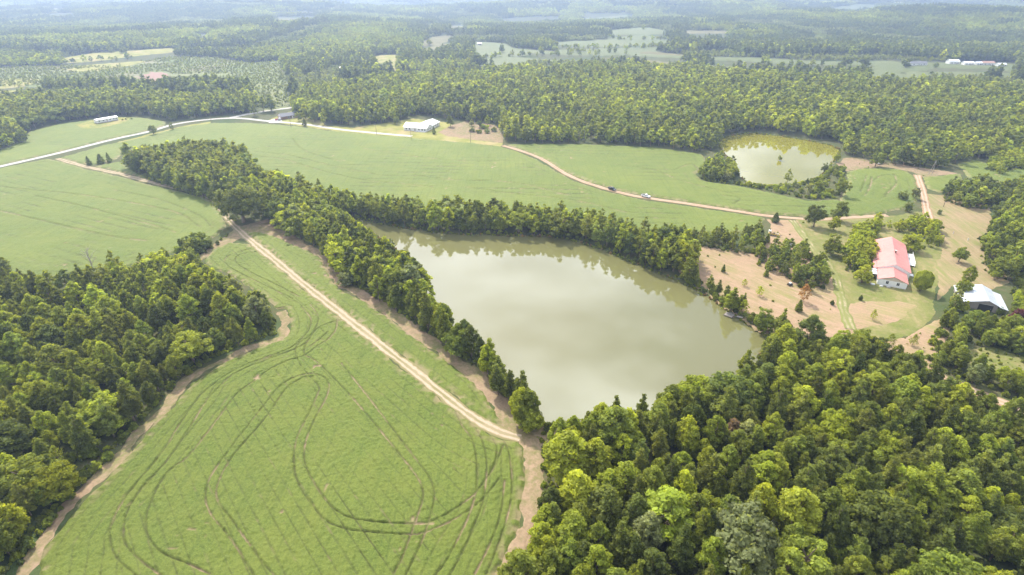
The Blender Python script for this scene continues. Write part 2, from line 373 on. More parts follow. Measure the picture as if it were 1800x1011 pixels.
LAWN_W = W([(468,213),(485,205),(510,196),(548,200),(575,222),(620,224),(680,216),(725,208),(790,216),(800,225),(798,238),(830,246),(885,252),(880,258),(800,250),(700,241),(600,232),(520,221)])
BARE_HOUSE = W([(792,221),(820,212),(870,220),(884,235),(884,251),(840,247),(785,240),(770,233)])
VERGE = W([(200,252),(262,236),(330,220),(372,213),(372,218),(330,226),(262,244),(200,258)])
MOWN_EAST = W([(1180,420),(1215,428),(1262,436),(1310,442),(1342,432),(1352,402),(1350,386),(1420,388),(1450,440),(1480,475),(1490,540),(1512,600),(1440,592),(1360,588),(1320,568),(1285,540),(1240,505),(1195,480)])
YARD = W([(1400,384),(1480,386),(1560,380),(1612,372),(1650,380),(1660,440),(1650,500),(1640,560),(1600,590),(1540,612),(1500,590),(1480,540),(1478,500),(1455,460),(1420,420)])
YARD_BARE = W([(1490,532),(1530,530),(1575,530),(1612,537),(1590,560),(1548,575),(1500,582),(1488,560)])
MOWN_NE = W([(1628,340),(1665,345),(1740,360),(1745,400),(1730,440),(1735,480),(1700,510),(1650,500),(1652,440),(1640,400)])
PASTURE_E = W([(1645,455),(1700,455),(1760,475),(1775,500),(1740,510),(1680,500),(1640,545),(1648,500)])
BARE_SE = W([(1545,600),(1600,590),(1650,560),(1680,560),(1660,600),(1650,625),(1640,655),(1600,640),(1560,620)])
TURN_BARE = W([(447,391),(470,385),(492,402),(478,415),(440,410),(405,430),(360,455),(345,470),(352,450),(395,415),(420,398)])
NORTH_BARE = W([(1470,290),(1482,278),(1510,276),(1540,283),(1610,293),(1660,300),(1690,305),(1625,312),(1600,302),(1560,294),(1520,296),(1488,302)])
BRUSH_SE = W([(1690,615),(1740,610),(1840,640),(1840,680),(1760,662),(1700,645)])
SPUR = W([(905,755),(950,752),(985,760),(985,780),(950,785),(920,790)])
# far clearings: (points, material key)
CLEAR = [
 ([(105,106),(160,98),(230,94),(300,90),(320,94),(240,101),(160,110),(120,112)], 'lawn'),
 ([(-60,140),(40,138),(78,140),(70,150),(0,156),(-60,158)], 'lawn'),
 ([(653,100),(690,97),(700,98),(700,114),(667,112)], 'lawn'),
 ([(832,76),(853,76),(885,78),(898,84),(935,93),(925,98),(880,104),(842,99),(835,90)], 'pasture'),
 ([(968,76),(1000,74),(1066,72),(1180,69),(1180,75),(1133,80),(1066,83),(993,82)], 'pasture'),
 ([(1066,57),(1133,53),(1180,60),(1150,64),(1080,64)], 'pasture'),
 ([(947,89),(987,91),(987,94),(947,92)], 'dry'), ([(1067,87),(1120,88),(1200,96),(1200,99),(1100,93)], 'dry'),
 ([(880,33),(940,28),(1000,30),(960,34),(900,37)], 'pasture'),
 ([(1023,25),(1100,23),(1120,28),(1067,31),(1027,31)], 'pasture'),
 ([(786,46),(800,43),(830,45),(800,49),(786,52)], 'dry'), ([(738,79),(765,68),(790,66),(800,70),(770,80),(745,84)], 'dry'),
 ([(1200,58),(1290,57),(1290,61),(1200,62)], 'dry'),
 ([(1215,100),(1330,101),(1440,107),(1540,107),(1540,113),(1440,114),(1377,112),(1327,108),(1260,105)], 'pasture'),
 ([(905,86),(960,90),(1080,92),(1210,99),(1215,103),(1080,96),(960,95),(900,92)], 'pasture'),
 ([(1537,106),(1577,106),(1600,116),(1643,118),(1620,125),(1560,127),(1535,121)], 'pasture'),
 ([(1643,109),(1690,108),(1787,110),(1790,120),(1782,126),(1750,119),(1690,119),(1643,118)], 'pasture'),
 ([(1600,108),(1643,109),(1643,117),(1600,116)], 'pasture'),
 ([(1440,16),(1510,10),(1550,11),(1510,17)], 'pasture'), ([(340,60),(370,61),(370,64),(340,64)], 'dry'), ([(480,30),(560,28),(560,31),(480,33)], 'dry'),
 ([(80,24),(130,22),(130,25),(80,27)], 'dry'),
]
SCRUB = W([(-200,170),(-120,128),(60,117),(200,118),(300,102),(380,103),(440,112),(492,108),(500,130),(510,175),(500,190),(470,196),(440,160),(300,152),(200,150),(100,152),(40,152)])
BROWN_SCRUB = W([(232,136),(260,128),(290,127),(305,133),(300,142),(250,145)])

# ------------------------------------------------------------------ ground sheet, ponds
def axis(lo, hi, step, far, grow=1.09):
    a = list(np.arange(lo, hi+0.1, step)); s = step
    x = lo; left = []
    while x > -far: s *= grow; x -= s; left.append(x)
    s = step; x = hi; right = []
    while x < far: s *= grow; x += s; right.append(x)
    return np.array(left[::-1]+a+right)
def grid_faces(ny, nx, keep=None):
    i = np.arange(ny*nx).reshape(ny, nx)
    F = np.stack([i[:-1, :-1], i[:-1, 1:], i[1:, 1:], i[1:, :-1]], -1).reshape(-1, 4)
    return F if keep is None else F[keep]
gx = axis(-330, 330, 2.2, 7000, 1.06); gy = axis(50, 500, 2.2, 7000, 1.06)
GX, GY = np.meshgrid(gx, gy)
def pond_depth(X, Y):
    d = np.maximum(sdf(POND, X, Y), sdf(POND2, X, Y)) + 0.9*(vn(X, Y, 6, 3)-0.5)
    t = np.clip((d+1.2)/4.5, 0, 1)
    return -2.6*t*t*(3-2*t)
near = (np.abs(GX) < 340) & (GY > 45) & (GY < 505)
gz = hterr(GX, GY)
gz[near] += pond_depth(GX[near], GY[near])
V = np.stack([GX, GY, gz], -1).reshape(-1, 3)
o = link(bpy.data.objects.new('ground', mesh_np('ground', V, grid_faces(*GX.shape), M['floor'], smooth=True)))
tag(o, kind='structure')
WLEV = -0.55
def water_sheet(name, poly, mat, grow):
    c = poly.mean(0); P = []
    n = len(poly)
    for i in range(n):
        e = poly[(i+1) % n]-poly[i-1]; nrm = np.array([e[1], -e[0]]); nrm /= np.linalg.norm(nrm)+1e-9
        if sdf(poly, np.array([poly[i][0]+nrm[0]]), np.array([poly[i][1]+nrm[1]]))[0] > 0: nrm = -nrm
        P.append(poly[i]+nrm*grow)
    me = bpy.data.meshes.new(name); me.from_pydata([(p[0], p[1], WLEV) for p in P], [], [tuple(range(n))]); me.materials.append(mat)
    bm = bmesh.new(); bm.from_mesh(me); bmesh.ops.triangulate(bm, faces=bm.faces); bmesh.ops.recalc_face_normals(bm, faces=bm.faces)
    for f in bm.faces:
        if f.normal.z < 0: f.normal_flip()
    bm.to_mesh(me); bm.free()
    return tag(link(bpy.data.objects.new(name, me)), kind='structure')
water_sheet('pond_water', POND, M['water'], 1.5); water_sheet('small_pond_water', POND2, M['water2'], 1.5)

# ------------------------------------------------------------------ sheets that dive under the ground at their edge
def patch(name, poly, res, mat, top, cuts=(), also=None, rot=0.0, wob=1.2, slope=0.25, hfun=None, attr=None, kind='structure', label=None, cat=None):
    cr_, sr_ = math.cos(rot), math.sin(rot); q = poly @ np.array([[cr_, -sr_], [sr_, cr_]])
    lo = q.min(0)-2*res; hi = q.max(0)+2*res
    if also is not None: lo = np.minimum(lo, also.min(0)-2*res)
    xs = np.arange(lo[0], hi[0], res); ys = np.arange(lo[1], hi[1], res)
    X, Y = np.meshgrid(xs, ys)
    if rot: X, Y = X*cr_-Y*sr_, X*sr_+Y*cr_
    s = sdf(poly, X, Y)
    if also is not None: s = np.maximum(s, sdf(also, X, Y))
    for pl, w in cuts: s = np.minimum(s, dline(pl, X, Y)-w)
    raw = s.copy()
    s = s + wob*(vn(X, Y, 7, 5)-0.5)*1.4 + wob*(vn(X, Y, 2.2, 6)-0.5)*0.9
    base = hterr(X, Y)
    if hfun is None: Z = base + np.clip(s*slope, -0.12, top); A = np.zeros_like(X); RU = A
    else: Z, A, RU = hfun(X, Y, raw, s); Z = Z + base
    keep = s > -0.12/slope-res
    k = keep[:-1, :-1] | keep[1:, :-1] | keep[:-1, 1:] | keep[1:, 1:]
    F = grid_faces(*X.shape)[k.ravel()]
    used, inv = np.unique(F, return_inverse=True)
    V = np.stack([X, Y, Z], -1).reshape(-1, 3)[used]
    me = mesh_np(name, V, inv.reshape(-1, 4), mat, attrs={'bare': ('POINT', 'FLOAT', A.ravel()[used]), 'soil_shade': ('POINT', 'FLOAT', RU.ravel()[used])}, smooth=True)
    return tag(link(bpy.data.objects.new(name, me)), label, cat, kind=kind)

def ribbon(name, pl, width, mat, z, res=1.0, wob=0.25, cuts=None):
    d = np.concatenate([[0], np.cumsum(np.linalg.norm(np.diff(pl, axis=0), axis=1))])
    t = np.arange(0, d[-1], res); P = np.stack([np.interp(t, d, pl[:, 0]), np.interp(t, d, pl[:, 1])], -1)
    T = np.gradient(P, axis=0); T /= np.linalg.norm(T, axis=1)[:, None]+1e-9; N = np.stack([-T[:, 1], T[:, 0]], -1)
    cr = np.array([-1.12, -1, -0.75, -0.5, -0.25, 0, 0.25, 0.5, 0.75, 1, 1.12]); zz = np.array([-0.12, 0, .0, -.03, .0, .02, .0, -.03, .0, 0, -0.12])
    wl = 1+wob*(vn(P[:, 0], P[:, 1], 6, 11)-0.5)*2 + wob*(vn(P[:, 0], P[:, 1], 1.7, 12)-0.5)
    wr = 1+wob*(vn(P[:, 0], P[:, 1], 6, 13)-0.5)*2 + wob*(vn(P[:, 0], P[:, 1], 1.7, 14)-0.5)
    w = np.where(cr[None, :] < 0, wl[:, None], wr[:, None])*cr[None, :]*width/2
    XY = P[:, None, :]+N[:, None, :]*w[..., None]
    Z = hterr(XY[..., 0], XY[..., 1])+z+zz[None, :]
    V = np.concatenate([XY, Z[..., None]], -1).reshape(-1, 3)
    me = mesh_np(name, V, grid_faces(len(P), len(cr)), mat, attrs={'cross': ('POINT', 'FLOAT', np.tile(cr, len(P)))}, smooth=True)
    return tag(link(bpy.data.objects.new(name, me)), kind='structure')

RC = [(c_a, 2.2), (c_b, 1.9), (c_main, 4.0)]
# mown and bare ground first (lowest sheets)
M['mown'] = make_mown_mat('mown_pasture', (0.34, 0.232, 0.148), (0.22, 0.205, 0.075), R(143), pale=(0.46, 0.32, 0.22), stripe=(0.4, 0.05))
M['mown2'] = make_mown_mat('mown_strips', (0.30, 0.22, 0.125), (0.18, 0.20, 0.055), R(8), pale=(0.40, 0.31, 0.19), stripe=(0.45, 0.03))
M['mown3'] = make_mown_mat('mown_yard', (0.33, 0.225, 0.14), (0.22, 0.22, 0.07), R(-55), pale=(0.48, 0.34, 0.235), stripe=(0.7, 0.03))
patch('mown_pasture', MOWN_EAST, 1.2, M['mown'], 0.04, cuts=())
patch('house_yard', YARD, 1.0, M['yard'], 0.07)
patch('mown_yard', YARD_BARE, 0.8, M['mown3'], 0.10)
patch('mown_meadow', MOWN_NE, 1.2, M['mown2'], 0.10)
patch('pasture_edge', PASTURE_E, 1.0, M['mown2'], 0.13)
patch('bare_clearing', BARE_SE, 1.0, M['mown3'], 0.16)
patch('bare_turn', TURN_BARE, 0.8, M['bare'], 0.05)
patch('bare_bank', NORTH_BARE, 1.2, M['bare'], 0.06)
patch('brush_clearing', BRUSH_SE, 1.0, M['yard'], 0.09)
patch('bare_spur', SPUR, 0.7, M['bare'], 0.045)
patch('roadside_lawn', LAWN_W, 1.6, M['lawn'], 0.06)
patch('bare_yard', BARE_HOUSE, 1.4, M['bare'], 0.09)
patch('grass_verge', VERGE, 1.6, M['lawn'], 0.05)
patch('trailer_yard', TRAILER_YARD, 1.6, M['lawn'], 0.85)
ribbon('dirt_margin', c_m, 5.4, M['bare'], 0.06, 0.8, 0.7)
ribbon('dirt_margin', c_dl, 3.8, M['bare'], 0.05, 0.8, 0.7)
ribbon('farm_track', c_a, 4.0, M['track'], 0.12, 0.8, 0.3)
ribbon('farm_lane', c_b, 3.4, M['red_track'], 0.13, 1.0, 0.15)
ribbon('paved_road', c_main, 4.2, M['asphalt'], 0.16, 2.0, 0.02)
ribbon('paved_road', c_rear, 5.0, M['asphalt'], 0.16, 2.0, 0.02)
ribbon('field_lane', c_d, 4.0, M['red_track'], 0.17, 1.0, 0.2)
ribbon('yard_lane', c_l, 3.6, M['faint_track'], 0.2, 0.8, 0.3)
ribbon('forest_lane', c_lf, 4.2, M['red_track'], 0.13, 0.8, 0.15)
M['pasture'] = make_crop_mat('far_pasture', (0.085, 0.115, 0.03), (0.125, 0.15, 0.045)); plain('dry', (0.19, 0.175, 0.085), 0.95, 0.1, var=0.75, scale=0.03)
CLP = []; CLPX = []
for i, (pts, mk) in enumerate(CLEAR):
    P = W(pts); CLP.append(P); CLPX.append(np.array(pts, float)); P14 = W(pts, 13.0)
    patch('far_clearing', P, 9.0 if P[:, 1].max() > 1300 else 5.0, M[mk], 1.2, wob=5.0, slope=0.2, also=P14)
patch('scrubland', SCRUB, 5.0, M['scrubland'], 0.9, wob=5.0, slope=0.2)
plain('heather', (0.30, 0.19, 0.15), 0.95, 0.1)
patch('brown_scrubland', BROWN_SCRUB, 4.0, M['heather'], 1.3, wob=8.0, slope=0.2)

# ------------------------------------------------------------------ crops
TR = []   # wheel tracks driven through the near field
for pts in [
 [(530,540),(546,560),(545,577),(535,593),(506,616),(446,638),(406,656),(377,676),(350,700),(318,745),(283,801),(233,861),(207,901),(194,937),(200,971),(213,990),(240,1013),(300,1060)],
 [(545,536),(559,556),(558,571),(550,587),(537,605),(510,619),(461,638),(417,656),(390,678),(363,707),(335,752),(296,810),(253,856),(227,896),(218,931),(223,961),(253,991),(285,1015),(350,1060)],
 [(593,562),(591,580),(577,598),(557,611),(535,627),(506,636),(475,651),(446,673),(417,694),(395,722),(367,760),(330,805),(293,834),(267,881),(257,917),(262,945),(285,973),(333,994),(370,1012)],
 [(557,731),(574,700),(579,678),(568,664),(550,659),(528,662),(506,671),(488,685),(468,709),(437,749),(400,797),(370,841),(362,874),(370,904),(400,941),(423,974),(443,1007),(470,1050)],
 [(552,663),(535,665),(519,674),(506,682),(492,700),(475,725),(450,757),(407,807),(383,854),(384,883),(407,914),(433,951),(460,987),(484,1015)],
 [(532,600),(520,613),(521,628),(530,645),(546,665),(561,682),(559,694),(540,735),(523,770),(517,807),(523,847),(547,887),(575,918),(610,932),(650,937),(717,942),(750,937),(800,914),(847,881),(877,844)],
 [(557,731),(540,771),(535,807),(547,841),(573,881),(600,905),(635,916),(683,921),(733,922),(773,912),(827,877),(853,847),(870,821),(885,784)],
 [(543,600),(536,612),(537,626),(560,640),(602,682),(645,730),(690,785),(730,835),(743,862),(743,881),(735,907),(723,941),(707,984),(693,1010)],
 [(600,640),(640,690),(680,742),(733,811),(757,845),(764,874),(755,914),(743,951),(720,1000),(700,1040)],
 [(797,714),(813,751),(830,774),(838,814),(837,861),(827,901),(813,934),(787,984),(765,1015)],
 [(827,737),(847,774),(855,807),(855,841),(848,887),(833,927),(813,974),(790,1015)],
 [(850,750),(872,784),(870,815),(850,850)],
 [(872,762),(890,784),(898,820),(900,861),(893,907),(873,967),(855,1011)],
 [(887,847),(880,907),(860,961),(835,1011)],
 [(470,430),(405,450),(398,466),(433,487),(480,510),(515,527)], [(480,440),(425,448),(415,462),(445,482),(492,505),(527,524)],
 [(602,563),(586,567),(561,578),(545,592),(520,608)], [(577,585),(560,600),(545,612)],
]: TR.append(catmull(W(pts), 5))
ra, rb = W([(417,697), (600,994)]); rd = (rb-ra)/np.linalg.norm(rb-ra); ROWN = np.array([-rd[1], rd[0]])

def crop_fun(dirn, tracks=(), res0=1.0, head=16.0, hmax=0.75, groove=3.05, seed=0, wpeak=0.19, deep=1.0):
    near_k = 1.0 if res0 < 0.5 else 0.8; tw = 0.21 if res0 < 0.5 else 0.42
    def f(X, Y, raw, s):
        h = hmax*(0.80+0.24*(vn(X, Y, 1.3, 21+seed)-0.5)+0.42*(vn(X, Y, 0.62, 22+seed)-0.5)+0.25*(vn(X, Y, 12, 23)-0.5))
        bare = np.zeros_like(X); soil_shade = np.zeros_like(X)
        q = X*dirn[0]+Y*dirn[1] + 0.35*vn(X, Y, 25, 31)
        qq = np.where(raw > head, q, raw+0.5*vn(X, Y, 20, 33))
        g = np.abs((qq/groove) % 1-0.5)*groove           # 0 = middle between two grooves is groove/2
        g = groove/2-g
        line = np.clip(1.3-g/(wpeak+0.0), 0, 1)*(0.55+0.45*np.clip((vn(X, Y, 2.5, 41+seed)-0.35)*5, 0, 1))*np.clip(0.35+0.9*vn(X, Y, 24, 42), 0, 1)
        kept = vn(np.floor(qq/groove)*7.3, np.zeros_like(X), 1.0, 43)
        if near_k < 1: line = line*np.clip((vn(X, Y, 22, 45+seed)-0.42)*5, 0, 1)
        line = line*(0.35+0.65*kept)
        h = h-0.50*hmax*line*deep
        bare = np.maximum(bare, line*0.6*np.clip((vn(X, Y, 2.5, 44+seed)-0.72)*6, 0, 1)); soil_shade = np.maximum(soil_shade, line*0.85*near_k)  # groove lines darkened in colour: soil plus painted shade
        q2 = np.abs((qq/0.76) % 1-0.5)*2                  # the plant rows themselves
        h = h-0.015*q2*deep
        for k, t in enumerate(tracks):
            d = dline(t, X, Y) + 0.22*(vn(X, Y, 0.9, 50+k)-0.5)
            m = np.clip(1.4-d/tw, 0, 1)
            h = h*(1-0.92*m)+0.03*m
            soil_shade = np.maximum(soil_shade, np.clip(1.2-d/tw, 0, 1)*(0.25+0.6*vn(X, Y, 2, 80)))  # wheel tracks get the same painted dark of soil and shade
            bare = np.maximum(bare, np.clip(1.2-d/tw, 0, 1)*(0.03+0.85*np.clip((vn(X, Y, 7, 60+k)-0.52)*4, 0, 1)))
        gap = np.clip((vn(X, Y, 1.7, 71)*vn(X, Y, 9, 72)-0.76)*9, 0, 1)
        h = h*(1-0.8*gap); bare = np.maximum(bare, gap*0.9)
        thin = np.clip(1-(s-0.3)/2.5, 0, 1)*np.clip((vn(X, Y, 1.5, 73)-0.4)*3, 0, 1)
        h = h*(1-0.6*thin); bare = np.maximum(bare, thin*0.6)
        e = np.clip(s/0.9, 0, 1)
        return np.where(s > 0, 0.03+h*e, np.clip(s*0.25, -0.12, 0)), np.clip(bare, 0, 1), np.clip(soil_shade, 0, 1)
    return f

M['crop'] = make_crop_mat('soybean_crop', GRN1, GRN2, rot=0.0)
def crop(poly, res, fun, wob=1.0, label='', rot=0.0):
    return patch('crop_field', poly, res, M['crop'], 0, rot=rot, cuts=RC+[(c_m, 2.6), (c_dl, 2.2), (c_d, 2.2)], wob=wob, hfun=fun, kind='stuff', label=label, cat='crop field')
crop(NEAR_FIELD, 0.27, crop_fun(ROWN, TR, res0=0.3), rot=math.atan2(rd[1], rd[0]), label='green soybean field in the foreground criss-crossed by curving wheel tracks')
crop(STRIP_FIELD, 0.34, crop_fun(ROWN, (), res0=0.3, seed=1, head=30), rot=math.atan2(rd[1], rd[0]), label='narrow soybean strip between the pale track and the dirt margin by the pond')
far_dir = np.array([0.42, 0.907])
TL = [catmull(W(p), 4) for p in [[(60,345),(150,365),(260,395),(310,410)], [(0,372),(120,400),(200,418),(260,425)], [(200,335),(280,352),(350,380),(372,400)], [(0,330),(150,345),(300,372),(352,400)]]]
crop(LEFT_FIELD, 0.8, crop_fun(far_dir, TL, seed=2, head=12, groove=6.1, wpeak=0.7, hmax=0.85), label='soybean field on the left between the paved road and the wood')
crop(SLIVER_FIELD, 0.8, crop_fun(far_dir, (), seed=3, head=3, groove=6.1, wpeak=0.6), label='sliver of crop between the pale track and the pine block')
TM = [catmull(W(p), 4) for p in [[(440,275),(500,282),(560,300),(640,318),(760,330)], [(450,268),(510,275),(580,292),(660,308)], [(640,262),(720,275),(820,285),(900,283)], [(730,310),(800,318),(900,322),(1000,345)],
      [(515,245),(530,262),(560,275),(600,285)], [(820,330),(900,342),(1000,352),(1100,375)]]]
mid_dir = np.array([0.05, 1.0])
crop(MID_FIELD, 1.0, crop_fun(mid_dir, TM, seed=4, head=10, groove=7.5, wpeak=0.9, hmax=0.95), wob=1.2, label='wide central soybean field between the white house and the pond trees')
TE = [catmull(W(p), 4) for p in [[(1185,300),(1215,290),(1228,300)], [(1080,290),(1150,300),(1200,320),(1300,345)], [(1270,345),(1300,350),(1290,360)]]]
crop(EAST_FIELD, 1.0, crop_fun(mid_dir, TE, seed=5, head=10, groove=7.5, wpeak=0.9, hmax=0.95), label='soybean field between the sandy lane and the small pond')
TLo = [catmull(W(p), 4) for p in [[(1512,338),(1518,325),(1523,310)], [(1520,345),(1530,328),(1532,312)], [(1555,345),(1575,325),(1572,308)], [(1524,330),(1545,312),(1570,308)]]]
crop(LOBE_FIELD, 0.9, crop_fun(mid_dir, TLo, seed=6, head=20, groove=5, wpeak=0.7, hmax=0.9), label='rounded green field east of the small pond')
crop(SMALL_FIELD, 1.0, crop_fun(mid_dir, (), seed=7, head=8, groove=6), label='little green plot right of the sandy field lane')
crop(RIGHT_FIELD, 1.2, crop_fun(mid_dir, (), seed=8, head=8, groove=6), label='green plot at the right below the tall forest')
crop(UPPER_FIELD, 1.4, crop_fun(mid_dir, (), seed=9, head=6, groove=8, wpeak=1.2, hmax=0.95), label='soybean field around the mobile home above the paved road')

# ------------------------------------------------------------------ trees
def leaf_quads(C, N, size, rng, elong=1.0):
    """quads centred at C, facing N"""
    n = len(C); N = N/(np.linalg.norm(N, axis=1)[:, None]+1e-9)
    a = np.cross(N, rng.normal(size=(n, 3))); a /= np.linalg.norm(a, axis=1)[:, None]+1e-9
    b = np.cross(N, a)
    s = size*(0.6+0.8*rng.rand(n, 1))
    k = N*s*0.25
    V = np.stack([C-a*s*elong, C-b*s*0.62/elong+k, C+a*s*elong, C+b*s*0.62/elong-k], 1)
    return V.reshape(-1, 3), np.arange(4*n).reshape(n, 4)

_t = (1+5**.5)/2
ICO_V = np.array([(-1,_t,0),(1,_t,0),(-1,-_t,0),(1,-_t,0),(0,-1,_t),(0,1,_t),(0,-1,-_t),(0,1,-_t),(_t,0,-1),(_t,0,1),(-_t,0,-1),(-_t,0,1)])/math.sqrt(1+_t*_t)
ICO_F = np.array([(0,11,5),(0,5,1),(0,1,7),(0,7,10),(0,10,11),(1,5,9),(5,11,4),(11,10,2),(10,7,6),(7,1,8),(3,9,4),(3,4,2),(3,2,6),(3,6,8),(3,8,9),(4,9,5),(2,4,11),(6,2,10),(8,6,7),(9,8,1)])

def puffs_for(kind, rng, n):
    """centres and radii of foliage clumps; nominal tree is 12 m high"""
    P = []
    if kind == 'pine':
        lean = rng.normal(0, 0.25, 2)
        levels = max(5, int(n/7))
        Rm = rng.uniform(2.3, 2.9)
        for L in range(levels):
            t = L/(levels-1); z = 3.4+8.1*t
            rr = Rm*(1-t)**0.75*(0.75+0.5*rng.rand())+0.15
            if t < 0.15: rr *= 0.75
            m = max(1, int(round(7*(1-t)*1.15+1)))
            a0 = rng.rand()*6.28
            for j in range(m):
                a = a0+6.283*j/m+rng.normal(0, 0.3); q = rr*(0.62+0.45*rng.rand())
                P.append((q*math.cos(a)+lean[0]*t*2, q*math.sin(a)+lean[1]*t*2, z+rng.normal(0, 0.3)+0.15*q, rng.uniform(0.62, 0.95)*(1-0.25*t)))
            P.append((lean[0]*t*2, lean[1]*t*2, z+0.2, 0.8*(1-0.4*t)))
    elif kind == 'gum':   # upright, egg-shaped crown coming to a point
        Rm = rng.uniform(2.5, 3.0)
        for i in range(n):
            t = (i+0.5)/n; z = 2.2+9.3*t**0.92
            prof = math.sin(math.pi*min(1, (t*0.86+0.16)))**0.8*(1 if t < 0.5 else 1-0.35*(t-0.5))
            a = i*2.39996+rng.normal(0, 0.4); q = Rm*prof*(0.55+0.5*rng.rand()**0.5)
            if t > 0.93: q *= 0.3
            P.append((q*math.cos(a), q*math.sin(a), z+rng.normal(0, 0.25), rng.uniform(0.75, 1.2)*(1.05-0.35*t)))
    elif kind == 'oak':
        nb = rng.randint(6, 9); lobes = [(0, 0, 7.6, 3.0)]
        for j in range(nb):
            a = 6.283*j/nb+rng.normal(0, 0.35); q = rng.uniform(1.7, 2.9)
            lobes.append((q*math.cos(a), q*math.sin(a), rng.uniform(2.7, 7.0), rng.uniform(1.8, 2.7)))
        per = max(1, n//len(lobes))
        for (cx, cyy, cz, rr) in lobes:
            for i in range(per):
                y = 1-1.55*(i+0.5)/per; r = math.sqrt(max(0, 1-y*y)); a = i*2.39996+cx*3
                k = 0.72+0.36*rng.rand()
                P.append((cx+rr*r*math.cos(a)*k, cyy+rr*r*math.sin(a)*k, cz+rr*y*k, rng.uniform(0.75, 1.25)))
    elif kind == 'cedar':
        for i in range(n):
            t = (i+0.5)/n; z = 0.8+10.6*t
            a = i*2.39996; q = 2.6*(1-t)**0.8*(0.7+0.4*rng.rand())*(0.6+0.4*min(1, t*6))
            P.append((q*math.cos(a), q*math.sin(a), z, 0.95*(1.15-0.7*t)))
    elif kind == 'shrub':
        k = 6.0
        for i in range(n):
            a = rng.rand()*6.28; q = k*math.sqrt(rng.rand())*0.8
            z = 2.0+8*rng.rand()*(1-(q/k)**1.5)*0.9
            P.append((q*math.cos(a), q*math.sin(a), z, rng.uniform(1.5, 2.4)))
    elif kind == 'thin':  # airy young tree
        for i in range(n):
            t = (i+0.5)/n; z = 2.6+9*t
            a = i*2.39996+rng.rand(); q = 3.4*math.sin(math.pi*min(1, t*0.8+0.2))*(0.3+0.75*rng.rand())
            P.append((q*math.cos(a), q*math.sin(a), z, rng.uniform(0.5, 0.95)))
    return np.array(P)

def tree_geo(kind, lod, seed):
    rng = np.random.RandomState(seed)
    npf = {'pine': (58, 34, 16), 'gum': (60, 32, 12), 'oak': (81, 45, 18), 'cedar': (44, 26, 12), 'shrub': (30, 18, 8), 'thin': (42, 26, 12)}[kind][lod]
    per = {'pine': (76, 18, 8), 'gum': (74, 22, 8), 'oak': (74, 22, 9), 'cedar': (60, 20, 8), 'shrub': (90, 30, 12), 'thin': (40, 14, 6)}[kind][lod]
    size = {'pine': (0.27, 0.52, 1.0), 'gum': (0.25, 0.50, 1.1), 'oak': (0.27, 0.54, 1.15), 'cedar': (0.32, 0.6, 1.0), 'shrub': (0.62, 1.1, 1.8), 'thin': (0.27, 0.5, 0.9)}[kind][lod]
    P = puffs_for(kind, rng, npf)
    if lod == 2: P[:, 3] *= 1.25
    Vs, Fs, Ls = [], [], []; nb = 0
    core_k = {'thin': 0.0, 'pine': 0.55}.get(kind, 0.68)
    for (x, y, z, r) in P:
        m = max(3, int(per*(0.7+0.6*rng.rand())*min(1.6, (r/(2.0 if kind == 'shrub' else 1.0)))))
        D = rng.normal(size=(m, 3)); D[:, 2] = D[:, 2]*0.9+0.35; D /= np.linalg.norm(D, axis=1)[:, None]
        C = np.array([x, y, z])+D*r*(0.72+0.42*rng.rand(m, 1))*np.array([1, 1, 0.8])
        if kind == 'pine':
            Nn = np.cross(D, rng.normal(size=(m, 3)))+D*0.55; el = 1.45
        else:
            Nn = D+rng.normal(0, 0.45, (m, 3)); el = 1.0
        v, f = leaf_quads(C, Nn, size, rng, 1.0 if kind != 'pine' else 1.3)
        Vs.append(v); Fs.append(f+nb); nb += len(v)
        pv = 0.5+0.22*rng.normal()
        Ls.append(np.clip(pv+rng.normal(0, 0.16, m), 0, 1))
    quadF = np.vstack(Fs); L = np.concatenate(Ls)
    triF = []
    if core_k > 0:
        for (x, y, z, r) in P:
            v = ICO_V*r*core_k*np.array([1, 1, 0.8])*(0.85+0.3*rng.rand(12, 1))+np.array([x, y, z])
            Vs.append(v); triF.append(ICO_F+nb); nb += 12; L = np.concatenate([L, np.full(20, 0.42)])
    leafV = np.vstack(Vs)
    F = [quadF]+([np.vstack(triF)] if triF else [])
    # trunk and limbs
    tv, tf = [], []
    def limb(p, q, r0, r1, n=6):
        p = np.array(p, float); q = np.array(q, float); d = q-p; d /= np.linalg.norm(d)+1e-9
        a = np.cross(d, (0.3, 0.5, 0.8)); a /= np.linalg.norm(a)+1e-9; b = np.cross(d, a)
        base = sum(len(x) for x in tv); an = np.arange(n)*2*math.pi/n
        ring = np.cos(an)[:, None]*a+np.sin(an)[:, None]*b
        tv.append(np.vstack([p+ring*r0, q+ring*r1])); i = np.arange(n)
        tf.append(np.stack([i, (i+1) % n, n+(i+1) % n, n+i], 1)+base)
    r0 = {'oak': 0.34, 'pine': 0.19, 'gum': 0.2, 'cedar': 0.2, 'shrub': 0.22, 'thin': 0.13}[kind]
    top = {'oak': 7.0, 'pine': 11.2, 'gum': 10.5, 'cedar': 10.5, 'shrub': 3.0, 'thin': 10.5}[kind]
    mid = (rng.normal(0, 0.12), rng.normal(0, 0.12), top*0.45)
    limb((0, 0, -0.3), mid, r0*1.25, r0*0.8); limb(mid, (rng.normal(0, .15), rng.normal(0, .15), top), r0*0.8, r0*0.15 if kind != 'oak' else r0*0.5)
    if lod < 2:
        for j in rng.permutation(len(P))[:(22, 9)[lod]]:
            x, y, z, r = P[j]; zs = max(1.0, min(top*0.95, z-0.45*math.hypot(x, y)-0.3))
            limb((0, 0, zs), (x*0.9, y*0.9, z-0.1), r0*0.33, r0*0.1, 5)
    return leafV, F, L, np.vstack(tv), np.vstack(tf)

